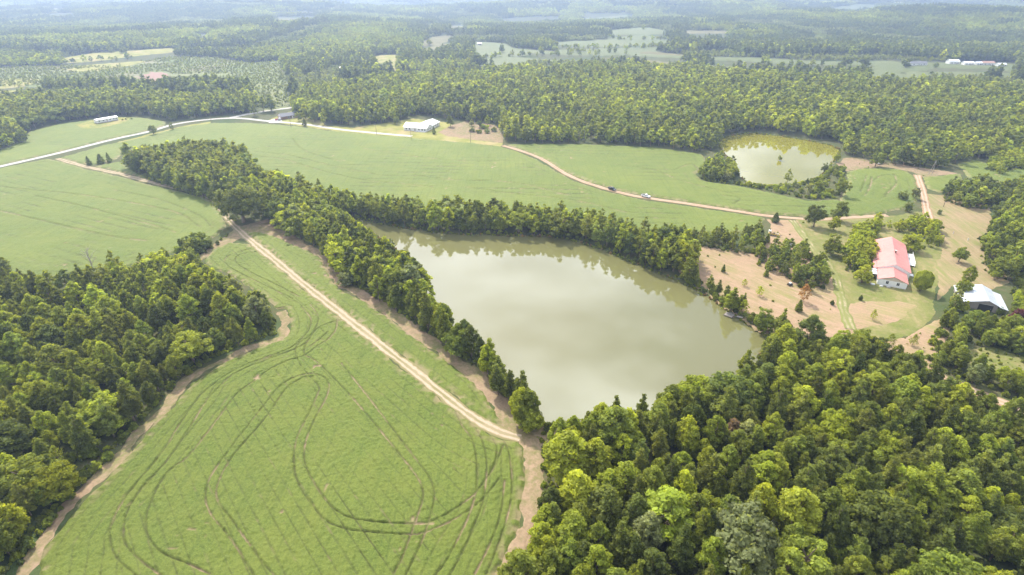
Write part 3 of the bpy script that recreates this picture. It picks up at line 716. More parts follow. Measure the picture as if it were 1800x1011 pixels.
SPEC = {'pine_tree': 'pine', 'broadleaf_tree': 'gum', 'oak_tree': 'oak', 'cedar_tree': 'cedar', 'shrub': 'shrub', 'young_tree': 'thin'}
NVAR = {'pine': 5, 'gum': 6, 'oak': 4, 'cedar': 2, 'shrub': 4, 'thin': 3}
CROWN, TRUNK, WHOLE = {}, {}, {}
for kind, nv in NVAR.items():
    for lod in (0, 1, 2):
        for k in range(nv if lod < 2 else min(nv, 3)):
            lv, F, L, tv, tf = tree_geo(kind, lod, 1000+k*13+lod*101+sum(map(ord, kind)))
            at = {'leaf': ('FACE', 'FLOAT', L)}
            if lod < 2:
                CROWN[kind, lod, k] = mesh_np('crown', lv, F, M['leaves'], attrs=at)
                TRUNK[kind, lod, k] = mesh_np('trunk', tv, tf, M['bark'])
            if lod > 0:
                F2 = F+[tf+len(lv)]
                nf = sum(len(f) for f in F)
                WHOLE[kind, lod, k] = mesh_np('whole_tree', np.vstack([lv, tv]), F2, [M['leaves'], M['bark']], fm=[0]*nf+[1]*len(tf),
                                              attrs={'leaf': ('FACE', 'FLOAT', np.concatenate([L, np.full(len(tf), 0.5)]))})
# a patch of far canopy: a dozen small crowns
for k in range(4):
    rng = np.random.RandomState(900+k); Vs, Fq, Ls, nb = [], [], [], 0; Ft = []
    for i in range(12):
        kind = ('gum', 'pine', 'oak')[rng.randint(3)]; me = WHOLE[kind, 2, rng.randint(3)]
        lv, F, L, tv, tf = tree_geo(kind, 2, 5000+k*50+i)
        a = rng.rand()*6.28; s = rng.uniform(0.85, 1.25); ox, oy = (i % 4-1.5)*6.5+rng.normal(0, 1.2), (i//4-1)*8+rng.normal(0, 1.2)
        c, sn = math.cos(a), math.sin(a); v = lv*s; v = np.stack([v[:, 0]*c-v[:, 1]*sn+ox, v[:, 0]*sn+v[:, 1]*c+oy, v[:, 2]-1], 1)
        Vs.append(v); Fq.append(F[0]+nb); Ls.append((L[:len(F[0])], L[len(F[0]):]))
        if len(F) > 1: Ft.append(F[1]+nb)
        nb += len(v)
    Lall = np.concatenate([a for a, b in Ls]+[b for a, b in Ls])
    shift = np.concatenate([np.full(len(a), rng.uniform(-0.2, 0.2)) for a, b in Ls]+[np.zeros(len(b)) for a, b in Ls])
    WHOLE['patch', 2, k] = mesh_np('canopy_patch', np.vstack(Vs), [np.vstack(Fq), np.vstack(Ft)], M['leaves'], attrs={'leaf': ('FACE', 'FLOAT', np.clip(Lall+shift, 0, 1))})

TINT = {'yellow': (0.320, 0.360, 0.040), 'bright': (0.290, 0.332, 0.046), 'mid': (0.222, 0.260, 0.048), 'dark': (0.145, 0.176, 0.046),
        'pine': (0.200, 0.228, 0.058), 'grey': (0.250, 0.272, 0.120), 'rust': (0.30, 0.17, 0.065), 'purple': (0.14, 0.05, 0.065), 'brown': (0.32, 0.23, 0.14), 'scrub': (0.24, 0.27, 0.095)}
WORD = {'yellow': 'yellow-green', 'bright': 'bright green', 'mid': 'mid-green', 'dark': 'dark green', 'pine': 'olive green', 'grey': 'grey-green', 'rust': 'rust tinged', 'purple': 'purple', 'brown': 'brown dying', 'scrub': 'pale green'}
SPN = {'pine_tree': 'pine', 'broadleaf_tree': 'broadleaf', 'oak_tree': 'oak', 'cedar_tree': 'cedar', 'shrub': 'leafy shrub', 'young_tree': 'airy young tree'}

def jit(c, rng, a=0.12):
    k = 1+rng.normal(0, a); h = float(np.clip(rng.normal(0, 0.035), -.06, .05))
    return (c[0]*k*(1+h), c[1]*k, c[2]*k*(1-h))

def scatter(poly, spacing, inset, cuts=(), excl=(), seed=0):
    rng = np.random.RandomState(seed)
    lo = poly.min(0); hi = poly.max(0); dy = spacing*0.866
    xs = np.arange(lo[0], hi[0], spacing); ys = np.arange(lo[1], hi[1], dy)
    X, Y = np.meshgrid(xs, ys); X = X+(np.arange(len(ys)) % 2)[:, None]*spacing/2
    X = (X+rng.uniform(-.42, .42, X.shape)*spacing).ravel(); Y = (Y+rng.uniform(-.42, .42, Y.shape)*spacing).ravel()
    d = sdf(poly, X, Y); k = d > inset
    for pl, w in cuts: k &= dline(pl, X, Y) > w
    for p, w in excl: k &= sdf(p, X, Y) < -w
    return X[k], Y[k], d[k]

MARKS = [(40,1000,'by the bottom left corner'),(150,850,'by the dirt margin, low left'),(300,690,'by the dirt margin, middle'),(470,580,'on the rounded nose of the wood'),(420,500,'near the curving field end'),(300,450,'at the top rim'),(120,470,'at the upper left rim'),
 (60,560,'deep in the upper left'),(230,560,'deep in its centre'),(60,750,'deep in the lower left'),(180,680,'behind the dirt margin'),(240,300,'at its left end'),(330,330,'on its near side'),(330,270,'on its far side'),(430,300,'at its right end'),
 (480,370,'near the bare turn'),(540,350,'left of the pond tip'),(660,390,'at the pond tip'),(760,400,'left of its middle'),(880,405,'in its middle'),(1000,410,'right of its middle'),(1090,440,'where it curves down'),(1180,470,'at its lower right end'),
 (540,420,'near the top of the dirt margin'),(600,470,'at the pale shrubs'),(660,500,'beside the upper strip field'),(740,560,'beside the middle of the strip field'),(820,620,'beside the lower strip field'),(890,700,'near the track end'),(950,750,'at the bare spur'),
 (1000,790,'right of the track end'),(960,900,'by the right dirt margin'),(920,1010,'at the bottom left tip'),(1080,740,'near the pond corner'),(1200,710,'on the pond shore'),(1320,650,'at the east pond shore'),(1400,610,'below the mown pasture'),(1540,640,'below the bare clearing'),(1660,700,'left of the forest lane'),(1780,760,'under the forest lane'),
 (1080,860,'behind the dying brown tree'),(1080,990,'near the bottom edge'),(1220,820,'centre left'),(1240,980,'at the bottom centre'),(1380,760,'in the middle'),(1400,930,'low in the middle'),(1550,760,'centre right'),(1560,930,'low on the right'),(1740,860,'by the right edge'),(1760,1000,'in the corner'),
 (1650,600,'left part'),(1720,600,'below the barn'),(1780,640,'beside the brushy clearing'),(1680,530,'left of the barn'),(1780,520,'right of the barn'),(1740,420,'left rim'),(1790,370,'upper part'),(1790,470,'lower part'),
 (1680,360,'left half'),(1750,360,'right half'),(1745,300,'left half'),(1820,290,'right half'),(1340,450,'left part'),(1400,450,'upper part'),(1430,500,'lower right part'),(1380,490,'lower left part'),(1200,430,'left part'),(1260,440,'middle part'),(1320,435,'right end'),
 (1200,500,'upper left stretch'),(1260,530,'middle stretch'),(1330,575,'lower stretch'),(1500,460,'left row'),(1520,410,'top left'),(1580,405,'top row'),(1640,425,'right end'),(1240,305,'left half'),(1280,305,'right half'),
 (1260,322,'left stretch'),(1320,332,'left of the lone pine'),(1380,340,'around the lone pine'),(1440,340,'right stretch'),(1470,305,'far right stretch')]
def zone(px, py):
    return min(MARKS, key=lambda m: (m[0]-px)**2+2.2*(m[1]-py)**2)[2]

def open_view(X, Y, h):
    """False where a tree would stand in a clearing or tower over it as the photograph shows it"""
    k = np.ones(len(X), bool)
    for q in np.arange(0, h+0.1, h/4):
        px, py, _ = proj(X, Y, hterr(X, Y)+q)
        for p in CLPX: k &= sdf(p, px, py) < 0.2
    return k

UNDER = []
TREES = []      # dicts of every scattered tree
def region(name, pts, spacing, mixd, tints, h, inset=1.2, cuts=(), excl=(), seed=0, flat=0.0, edge=None):
    poly = W(pts); rng = np.random.RandomState(seed+77)
    X, Y, D = scatter(poly, spacing, inset, cuts, list(excl)+[(POND, 0.8), (POND2, 0.8)], seed)
    if seed < 17:
        UX, UY, UD = scatter(poly, 2.7, 0.2, cuts, list(excl)+[(POND, 0.2), (POND2, 0.2)], seed+500)
        ku = (UD < 3.4) | ((rng.rand(len(UX)) < 0.3) & (seed in (1, 5, 6, 7)))
        for a, b, dd in zip(UX[ku], UY[ku], UD[ku]): UNDER.append((a, b, (1.4+2.6*rng.rand()**1.5)*(1.0 if dd < 3.4 else 1.5)))
    ks = list(mixd); pr = np.array([mixd[k] for k in ks]); pr = pr/pr.sum()
    ts = list(tints); tp = np.array([tints[k] for k in ts]); tp = tp/tp.sum()
    patchn = vn(X, Y, 28, seed+3)                    # species and colours come in groups
    ov = open_view(X, Y, 16.0)
    bigm = (rng.rand(len(X)) < (0.09 if seed < 17 else 0.05)) & (D > 2.0); dropm = np.zeros(len(X), bool)
    for b in np.where(bigm)[0]:
        if dropm[b]: continue
        near_ = ((X-X[b])**2+(Y-Y[b])**2 < (spacing*1.0)**2); near_[b] = False; dropm |= near_
    for i in range(len(X)):
        if not ov[i] or dropm[i]: continue
        u = np.clip(0.62*rng.rand()+0.38*((patchn[i]-0.5)*2.2+0.5), 0, 0.999)
        kind = ks[min(len(ks)-1, int(np.searchsorted(np.cumsum(pr), u)))]
        sm = 0.45 if seed >= 17 else 0.3; u2 = np.clip((1-sm)*rng.rand()+sm*(0.5+1.5*(vn(X[i:i+1], Y[i:i+1], 60 if seed >= 17 else 18, seed+9)[0]-0.5)), 0, 0.999)
        tn = ts[min(len(ts)-1, int(np.searchsorted(np.cumsum(tp), u2)))]
        if kind in ('pine_tree', 'cedar_tree'): tn = 'pine' if rng.rand() < 0.6 else ('mid' if rng.rand() < 0.5 else 'dark')
        hh = h[0]+(h[1]-h[0])*np.clip(0.6*rng.rand()+0.4*(0.5+1.6*(vn(X[i:i+1], Y[i:i+1], 45 if seed >= 17 else 16, seed+15)[0]-0.5)), 0, 1)
        if kind == 'oak_tree': hh *= 0.95
        bigt = bool(bigm[i]) and kind in ('oak_tree', 'broadleaf_tree', 'pine_tree') and not name.startswith('in the yard')
        if bigt: hh = min(max(hh, h[0]*0.5+h[1]*0.5)*1.2, h[1]*1.22)
        if kind == 'shrub': hh = rng.uniform(1.8, 4.5)
        if kind == 'young_tree': hh *= 0.7
        TREES.append(dict(x=X[i], y=Y[i], kind=kind, tint=tn, h=hh, reg=name, edge=D[i] < 5.0, w=rng.uniform(0.88, 1.18)*(1.22 if bigt and kind != 'pine_tree' else 1.0)))

Z = 11.0
MIXW = {'broadleaf_tree': 0.52, 'pine_tree': 0.26, 'oak_tree': 0.17, 'young_tree': 0.05}
TNT = {'yellow': 0.12, 'bright': 0.30, 'mid': 0.34, 'dark': 0.16, 'grey': 0.08}
region('in the left wood', [(-160,1200),(20,1040),(48,985),(80,935),(115,893),(165,842),(213,788),(255,742),(296,690),(318,668),(365,636),(410,616),(450,602),(484,588),(492,572),(484,548),(470,530,6),(430,500,8),(392,478,8),(352,466,4),(352,456),(300,448,4),(240,452,5),(180,462,6),(120,482,8),(60,474,9),(0,452,9),(-160,440,9),(-330,700)],
       5.3, MIXW, TNT, (6.5, 14.0), seed=1)
region('in the clump below the left field', [(300,440),(335,452),(365,446),(395,420),(412,412),(402,398,3),(370,408,7),(335,404,9),(300,420,6)], 4.6, {'broadleaf_tree': 0.5, 'oak_tree': 0.3, 'shrub': 0.2}, TNT, (7, 10), seed=2)
region('in the pine block', [(213,289),(234,305),(288,326),(332,342),(385,356),(440,362),(445,310,Z),(460,300,Z),(447,278,Z),(432,258,Z),(400,252,Z),(350,247,Z),(300,250,Z),(250,256,Z),(216,264,Z)],
       4.6, {'pine_tree': 0.62, 'broadleaf_tree': 0.24, 'oak_tree': 0.14}, {'mid': 0.4, 'dark': 0.3, 'bright': 0.2, 'yellow': 0.1}, (11, 14.5), seed=3)
region('in the belt north of the large pond', [(440,350),(470,380),(560,385),(618,384),(650,391),(700,400),(760,409),(850,414),(905,415),(960,416),(1010,423),(1060,440),(1105,459),(1150,477),(1192,493),(1225,508),
        (1232,484),(1212,448),(1190,428),(1150,424),(1105,418),(1060,404),(1000,393),(900,389),(800,384),(700,376),(640,366),(600,358),(560,350),(500,330),(460,318),(440,320)],
       4.4, {'broadleaf_tree': 0.5, 'pine_tree': 0.3, 'oak_tree': 0.2}, {'bright': 0.3, 'mid': 0.35, 'dark': 0.15, 'yellow': 0.2}, (9.5, 13.5), inset=0.8, seed=4)
region('on the west bank of the pond', [(470,385),(492,400),(520,418),(565,436),(585,458),(606,492),(645,514),(702,552),(757,594),(812,632),(850,660),(884,702),(915,745),(948,757),(990,762),(955,742),(925,715),(890,674),(850,638),(805,600),(772,562),(752,522),(735,498),(705,476),(672,452),(640,430),(608,405),(580,392),(540,382)],
       4.4, {'oak_tree': 0.28, 'broadleaf_tree': 0.42, 'pine_tree': 0.30}, {'bright': 0.25, 'mid': 0.35, 'dark': 0.15, 'yellow': 0.12, 'grey': 0.13}, (10.0, 14.0), inset=-0.6, seed=5)
region('in the lower right forest', [(990,762),(1030,754),(1100,737),(1180,720),(1240,702),(1290,674),(1330,642),(1358,604),(1350,590),(1395,592),(1440,598),(1500,606),(1550,625),(1600,650),(1635,672),(1690,716),(1800,768),(1960,830),(2100,1000),(2000,1300),(880,1300),(890,1060),(925,985),(948,940),(955,880),(950,810),(962,785),(990,780)],
       5.3, {'broadleaf_tree': 0.44, 'pine_tree': 0.34, 'oak_tree': 0.22}, {'yellow': 0.14, 'bright': 0.32, 'mid': 0.30, 'dark': 0.12, 'grey': 0.10, 'brown': 0.02}, (8.0, 14.5), seed=6)
SHED_X = W([(1670,490),(1700,470),(1770,495),(1785,548),(1745,566),(1685,560)])
region('in the thicket near the silver barn', [(1640,580),(1655,560),(1668,535),(1690,520),(1770,510),(1800,480),(1960,520),(2000,780),(1800,712),(1740,690),(1700,674),(1655,655),(1630,630)],
       4.4, {'young_tree': 0.2, 'broadleaf_tree': 0.4, 'shrub': 0.2, 'oak_tree': 0.2}, {'bright': 0.35, 'mid': 0.4, 'yellow': 0.12, 'rust': 0.01, 'grey': 0.1}, (5.5, 9.5), excl=[(SHED_X, 0), (W(
        [(1690,615),(1740,610),(1840,640),(1840,680),(1760,662),(1700,645)]), 0), (W([(1775,555),(1830,560),(1830,610),(1780,608)]), 0)], seed=7)
region('in the right-edge wood above the barn', [(1728,480),(1722,445),(1740,400),(1765,365),(1800,330),(1960,330),(1960,520),(1850,510),(1760,492)], 5.0, {'broadleaf_tree': 0.45, 'oak_tree': 0.45, 'pine_tree': 0.1}, {'yellow': 0.1, 'bright': 0.3, 'mid': 0.35, 'dark': 0.25}, (9, 14), seed=8)
region('in the clump right of the field lane', [(1655,355),(1700,366),(1745,370),(1790,350),(1770,335),(1720,325),(1690,330),(1660,338)], 5.0, {'oak_tree': 0.6, 'broadleaf_tree': 0.4}, {'mid': 0.5, 'dark': 0.4, 'bright': 0.1}, (8, 11), seed=9)
region('in the grove at far right', [(1730,300),(1760,310),(1775,300),(1860,300),(1860,275),(1790,262),(1745,268)], 5.5, {'oak_tree': 0.4, 'broadleaf_tree': 0.6}, {'yellow': 0.3, 'bright': 0.5, 'mid': 0.2}, (7, 10), seed=10)
region('in the thicket above the yard lane', [(1325,448),(1372,440),(1418,444),(1446,462),(1458,490),(1448,512),(1420,516),(1395,498),(1362,480),(1330,468)], 4.2, {'broadleaf_tree': 0.45, 'pine_tree': 0.25, 'shrub': 0.3}, {'bright': 0.3, 'mid': 0.45, 'dark': 0.25}, (5.5, 9), seed=11)
region('in the spur above the mown pasture', [(1185,424),(1240,436),(1300,446),(1335,446),(1345,428),(1335,418),(1260,414),(1195,405)], 4.4, {'broadleaf_tree': 0.4, 'pine_tree': 0.35, 'shrub': 0.25}, {'bright': 0.3, 'mid': 0.45, 'dark': 0.25}, (6, 10), seed=12)
region('on the bank below the mown pasture', [(1190,490),(1225,506),(1262,528),(1292,550),(1322,569),(1350,588),(1375,592),(1350,575),(1320,555),(1290,535),(1250,505),(1205,480)], 5.2, {'pine_tree': 0.4, 'shrub': 0.35, 'broadleaf_tree': 0.25}, {'bright': 0.4, 'mid': 0.4, 'dark': 0.2}, (5, 9), inset=-0.3, seed=13)
region('in the yard grove behind the farmhouse', [(1492,455),(1500,410),(1530,396),(1600,394),(1645,402),(1655,432),(1610,446),(1585,418),(1545,415),(1534,440),(1528,475),(1500,485)], 5.0, {'oak_tree': 0.75, 'broadleaf_tree': 0.2, 'young_tree': 0.05}, {'yellow': 0.55, 'bright': 0.35, 'mid': 0.1}, (6.5, 9.5), excl=[(W([(1536,408),(1612,408),(1612,512),(1536,505)]), 0.5)], seed=14)
region('in the yard grove beside the farmhouse', [(1482,470),(1488,425),(1510,404),(1540,402),(1537,440),(1534,470),(1524,488),(1500,492)], 6.0, {'oak_tree': 0.9, 'broadleaf_tree': 0.1}, {'yellow': 0.5, 'bright': 0.5}, (8, 10.5), excl=[(W([(1536,408),(1612,408),(1612,512),(1536,505)]), 0.5)], seed=16)
region('on the point left of the small pond', [(1224,305),(1235,318),(1262,322),(1292,318),(1300,306),(1290,290),(1262,282),(1240,290)], 4.4, {'oak_tree': 0.4, 'broadleaf_tree': 0.3, 'shrub': 0.3}, {'mid': 0.4, 'dark': 0.2, 'bright': 0.2, 'grey': 0.2}, (6, 9), seed=15)
region('on the dam of the small pond', [(1232,318),(1300,326),(1360,338),(1410,350),(1470,350),(1488,330),(1482,300),(1468,290),(1452,302),(1438,316),(1400,324),(1340,328),(1296,322)], 4.4, {'shrub': 0.86, 'pine_tree': 0.04, 'oak_tree': 0.04, 'young_tree': 0.06}, {'yellow': 0.25, 'bright': 0.35, 'mid': 0.25, 'grey': 0.15}, (4, 6.5), seed=16)
region('in the forest behind the small pond', [(884,252),(950,253),(1050,253),(1150,259),(1240,270),(1262,262),(1260,250),(1275,238),(1320,231),(1400,239),(1470,252),(1485,276),(1530,282),(1550,290),(1610,294),(1660,302),(1688,292),(1700,280),(1740,285),(1800,268),(2000,280),(2400,190,14.5),(1900,140,14.5),(1800,142,14.5),(1650,130,14.5),(1550,130,14.5),(1400,124,14.5),(1300,112,14.5),(1200,105,14.5),(1100,104,14.5),(1000,104,14.5),(900,108,14.5),(850,112,14.5),(760,110,14.5),(690,122,14.5),(650,128,14.5),(600,140,14.5),(545,160),(512,185),(520,206),(552,218),(600,221),(690,217),(735,203),(800,212),(880,218)],
       6.4, {'broadleaf_tree': 0.5, 'pine_tree': 0.28, 'oak_tree': 0.22}, {'yellow': 0.05, 'bright': 0.33, 'mid': 0.40, 'dark': 0.22}, (8.5, 17.5), seed=17)
region('in the forest behind the mobile home', [(-250,262),(-60,262),(30,240),(52,230),(100,217),(150,210),(205,203),(262,205),(300,212),(332,209),(400,202),(470,197),(480,186),(478,172,14.5),(400,158,14.5),(300,154,14.5),(200,150,14.5),(100,153,14.5),(0,158,14.5),(-250,170,14.5)],
       6.4, {'broadleaf_tree': 0.5, 'pine_tree': 0.3, 'oak_tree': 0.2}, {'bright': 0.2, 'mid': 0.45, 'dark': 0.35}, (12, 16), seed=18)
region('in the clump at the far left edge', [(-120,290),(0,268),(36,258),(50,250),(40,240),(0,235),(-120,240)], 6.0, {'broadleaf_tree': 0.5, 'pine_tree': 0.2, 'oak_tree': 0.3}, {'mid': 0.5, 'dark': 0.5}, (10, 13), seed=19)

# ---- far forest (everything beyond, except clearings)
def far_points():
    rng = np.random.RandomState(5); out = []
    near_polys = [W([(-400,300),(2300,300),(2300,190,Z),(1900,138,Z),(1800,140,Z),(1650,128,Z),(1400,120,Z),(1200,102,Z),(900,104,Z),(760,108,Z),(650,124,Z),(600,138,Z),(540,160),(490,192),(480,172,Z),(400,156,Z),(200,148,Z),(0,156,Z),(-400,165,Z)])]
    for (r0, r1, sp, kind) in ((560, 1150, 7.4, 'tree'), (1150, 2300, 23, 'patch'), (2300, 5200, 38, 'bigpatch')):
        y = np.arange(300 if kind == 'tree' else 700, r1, sp); x = np.arange(-r1, r1, sp)
        X, Y = np.meshgrid(x, y); X = (X+rng.uniform(-.38, .38, X.shape)*sp).ravel(); Y = (Y+rng.uniform(-.38, .38, Y.shape)*sp).ravel()
        k = (Y > r0) if kind != 'tree' else (Y > 500); k &= (Y <= r1) & (np.abs(X) < Y*1.05+60)
        X, Y = X[k], Y[k]
        k = np.ones(len(X), bool)
        if kind == 'tree':
            for p in near_polys: k &= sdf(p, X, Y) < -1
        m = {'tree': 3, 'patch': 13, 'bigpatch': 22}[kind]
        for p in CLP+[SCRUB]: k &= sdf(p, X, Y) < -m*0.5
        k &= open_view(X, Y, 13.0 if kind == 'tree' else 13.0)
        out.append((kind, X[k], Y[k]))
    return out

# ------------------------------------------------------------------ build individuals, then the rest
def grow(name, x, y, h, kind, var, tint, lod, w=1.0, rz=0.0, z=0.0, label=None, cat='tree', group=None, nominal=12.0):
    s = h/nominal
    root = bpy.data.objects.new(name, None); root.location = (x, y, z); root.rotation_euler = (0, 0, rz); root.scale = (s*w, s*w, s); COL.objects.link(root)
    c = bpy.data.objects.new('crown', CROWN[kind, lod, var]); COL.objects.link(c); c.parent = root; c['tint'] = [float(v) for v in tint]
    t = bpy.data.objects.new('trunk' if kind != 'shrub' else 'stem', TRUNK[kind, lod, var]); COL.objects.link(t); t.parent = root
    return tag(root, label, cat, group)

for t in TREES:
    px, py, zc = proj(t['x'], t['y'], t['h']*0.7)
    t['dist'] = float(zc); t['in'] = (-40 < px < 1840) and (-20 < py < 1050)
cnt = {}
rest = []
rng = np.random.RandomState(3)
GROUPED = {}
for t in sorted(TREES, key=lambda t: t['dist']):
    c = cnt.get(t['kind'], 0)
    lim = 290
    if t['in'] and c < lim and t['dist'] < 480:
        cnt[t['kind']] = c+1
        sk = SPEC[t['kind']]
        where = t['reg']
        bx_, by_, _ = proj(t['x'], t['y'], 0.0); big = 'tall' if t['h'] > 12.3 else ('low' if t['h'] < 9.3 else ('slim' if t['w'] < 0.98 else ('wide' if t['w'] > 1.08 else 'medium')))
        w_ = (big+' '+WORD[t['tint']]+' '+SPN[t['kind']]+' '+where+', '+zone(float(bx_), float(by_))).split()
        if len(w_) > 16: w_ = w_[1:]
        if len(w_) > 16: w_ = (big+' '+WORD[t['tint']]+' '+SPN[t['kind']]+' '+where).split()
        label = ' '.join(w_)
        root = grow(t['kind'], t['x'], t['y'], t['h'], sk, rng.randint(NVAR[sk]), jit(TINT[t['tint']], rng), 0 if t['dist'] < 235 else 1, t['w'], rng.rand()*6.28,
             z=-0.1, label=label, cat='shrub' if sk == 'shrub' else 'tree', group='%s %s' % ({'pine_tree': 'pines', 'broadleaf_tree': 'upright broadleaf trees', 'oak_tree': 'round-crowned oaks', 'cedar_tree': 'cedars', 'shrub': 'shrubs', 'young_tree': 'young trees'}[t['kind']], where))
    else: rest.append(t)

def instancer(name, pts, label, cat):
    """pts: list of (x, y, z, sx, sz, rz, key, tint)"""
    keys = sorted({p[6] for p in pts}, key=str); kid = {k: i for i, k in enumerate(keys)}
    n = len(pts)
    me = bpy.data.meshes.new(name); me.vertices.add(n)
    me.vertices.foreach_set('co', np.array([p[:3] for p in pts], np.float32).ravel())
    def A(nm, typ, arr, fld):
        a = me.attributes.new(nm, typ, 'POINT'); a.data.foreach_set(fld, arr.ravel())
    A('idx', 'INT', np.array([kid[p[6]] for p in pts], np.int32), 'value')
    A('scl', 'FLOAT_VECTOR', np.array([(p[3], p[3], p[4]) for p in pts], np.float32), 'vector')
    A('rot', 'FLOAT_VECTOR', np.array([(0, 0, p[5]) for p in pts], np.float32), 'vector')
    A('tint', 'FLOAT_COLOR', np.array([(*p[7], 1) for p in pts], np.float32), 'color')
    o = link(bpy.data.objects.new(name, me))
    ng = bpy.data.node_groups.new(name+'_nodes', 'GeometryNodeTree')
    ng.interface.new_socket('Geometry', in_out='INPUT', socket_type='NodeSocketGeometry'); ng.interface.new_socket('Geometry', in_out='OUTPUT', socket_type='NodeSocketGeometry')
    N = ng.nodes; Lk = ng.links.new
    gi = N.new('NodeGroupInput'); go = N.new('NodeGroupOutput'); jn = N.new('GeometryNodeJoinGeometry')
    def attr(nm, dt):
        a = N.new('GeometryNodeInputNamedAttribute'); a.data_type = dt; a.inputs['Name'].default_value = nm; return a.outputs['Attribute']
    ai, asc, ar = attr('idx', 'INT'), attr('scl', 'FLOAT_VECTOR'), attr('rot', 'FLOAT_VECTOR')
    e2r = N.new('FunctionNodeEulerToRotation'); Lk(ar, e2r.inputs[0])
    for k, i in kid.items():
        src = bpy.data.objects.new('tree_source', WHOLE[k])
        oi = N.new('GeometryNodeObjectInfo'); oi.inputs['Object'].default_value = src; oi.inputs['As Instance'].default_value = False
        cmp_ = N.new('FunctionNodeCompare'); cmp_.data_type = 'INT'; cmp_.operation = 'EQUAL'; Lk(ai, cmp_.inputs[2]); cmp_.inputs[3].default_value = i
        ip = N.new('GeometryNodeInstanceOnPoints'); Lk(gi.outputs[0], ip.inputs['Points']); Lk(cmp_.outputs[0], ip.inputs['Selection'])
        Lk(oi.outputs['Geometry'], ip.inputs['Instance']); Lk(e2r.outputs[0], ip.inputs['Rotation']); Lk(asc, ip.inputs['Scale'])
        Lk(ip.outputs[0], jn.inputs[0])
    Lk(jn.outputs[0], go.inputs[0])
    md = o.modifiers.new('scatter', 'NODES'); md.node_group = ng
    return tag(o, label, cat, kind='stuff')

P1 = []
for t in rest:
    sk = SPEC[t['kind']]; lod = 1 if t['dist'] < 330 else 2; nv = NVAR[sk] if lod == 1 else min(3, NVAR[sk]); s = t['h']/12
    P1.append((t['x'], t['y'], -0.1, s*t['w']*(1.0 if lod == 1 else 1.05), s, rng.rand()*6.28, (sk, lod, int(rng.randint(nv))), jit(TINT[t['tint']], rng)))
P2 = []; fts = ['bright', 'mid', 'mid', 'dark', 'pine', 'yellow']
for kind, X, Y in far_points():
    Zt = hterr(X, Y); reg_n = vn(X+25*vn(X, Y, 60, 2), Y*0.7, 210, 8); reg2 = vn(X, Y, 60, 9)
    for x, y, z, a, b in zip(X, Y, Zt, reg_n, reg2):
        cls = int((a*7.3+b*0.9) % 5); tn = ('dark', 'bright', 'mid', 'dark', 'scrub')[cls]; hf = (1.15, 0.85, 1.0, 0.9, 0.5)[cls]
        if kind == 'tree':
            if rng.rand() < 0.22: tn = fts[rng.randint(6)]
            sk = 'pine' if tn in ('dark', 'pine') and rng.rand() < 0.7 else ('gum' if rng.rand() < 0.6 else 'oak')
            s = rng.uniform(0.85, 1.4)*hf
            P2.append((x, y, z-0.3, s*1.08, s, rng.rand()*6.28, (sk, 2, int(rng.randint(3))), jit(TINT[tn], rng)))
        else:
            s = (1.0 if kind == 'patch' else 1.65)*rng.uniform(0.9, 1.15)
            P2.append((x, y, z-0.5, s, (1.0 if kind == 'patch' else 1.25)*hf*rng.uniform(0.9, 1.15), rng.choice([0, 1.57, 3.14, 4.71])+rng.normal(0, .2), ('patch', 2, int(rng.randint(4))), jit(TINT[tn], rng, 0.08)))
for hg in ([(835,105),(890,101),(960,98),(1060,98)], [(905,85),(960,83),(1000,85),(1055,87)], [(1066,86),(1130,85),(1190,80)], [(1185,71),(1100,72),(1050,69),(960,72)],
           [(1235,99),(1330,97),(1400,103)], [(1440,114),(1400,117),(1330,113)], [(985,94),(1040,92),(1100,96)], [(110,113),(180,110),(240,104)]):
    pl = catmull(W(hg), 4); d = np.concatenate([[0], np.cumsum(np.linalg.norm(np.diff(pl, axis=0), axis=1))])
    for u in np.arange(0, d[-1], 8.0):
        if rng.rand() < 0.25: continue
        x = float(np.interp(u, d, pl[:, 0])+rng.normal(0, 3)); y = float(np.interp(u, d, pl[:, 1])+rng.normal(0, 5)); q = rng.uniform(0.5, 1.05)
        P2.append((x, y, float(hterr(x, y))-0.2, q*1.1, q, rng.rand()*6.28, ('oak' if rng.rand() < .7 else 'gum', 2, int(rng.randint(3))), jit(TINT[fts[rng.randint(4)]], rng)))
# young plantation
X, Y, D = scatter(SCRUB, 3.9, 1, (), [(BROWN_SCRUB, 0)], 31)
P3 = []
for x, y in zip(X, Y):
    h = rng.uniform(1.0, 3.6)
    x += rng.normal(0, 1.8); y += rng.normal(0, 1.8)
    if vn(np.array([x]), np.array([y]), 40, 61)[0] < 0.15: continue
    sk = 'cedar' if rng.rand() < 0.25 else 'shrub'
    P3.append((x, y, float(hterr(x, y))+0.5, h/12*(1.3 if sk == 'cedar' else 0.75), h/12, rng.rand()*6.28, (sk, 2, int(rng.randint(2 if sk == 'cedar' else 3))), jit(TINT['scrub' if rng.rand() < .8 else 'bright'], rng)))
for poly_, dens, sd_ in ((BRUSH_SE, 2.6, 41), (MOWN_EAST, 13.0, 42), (BARE_SE, 8.0, 43), (NORTH_BARE, 9.0, 44)):
    X, Y, D = scatter(poly_, dens, 0.5, (), (), sd_)
    for x, y in zip(X, Y):
        if dens > 5 and rng.rand() < 0.45: continue
        UNDER.append((x, y, rng.uniform(0.5, 1.6)))
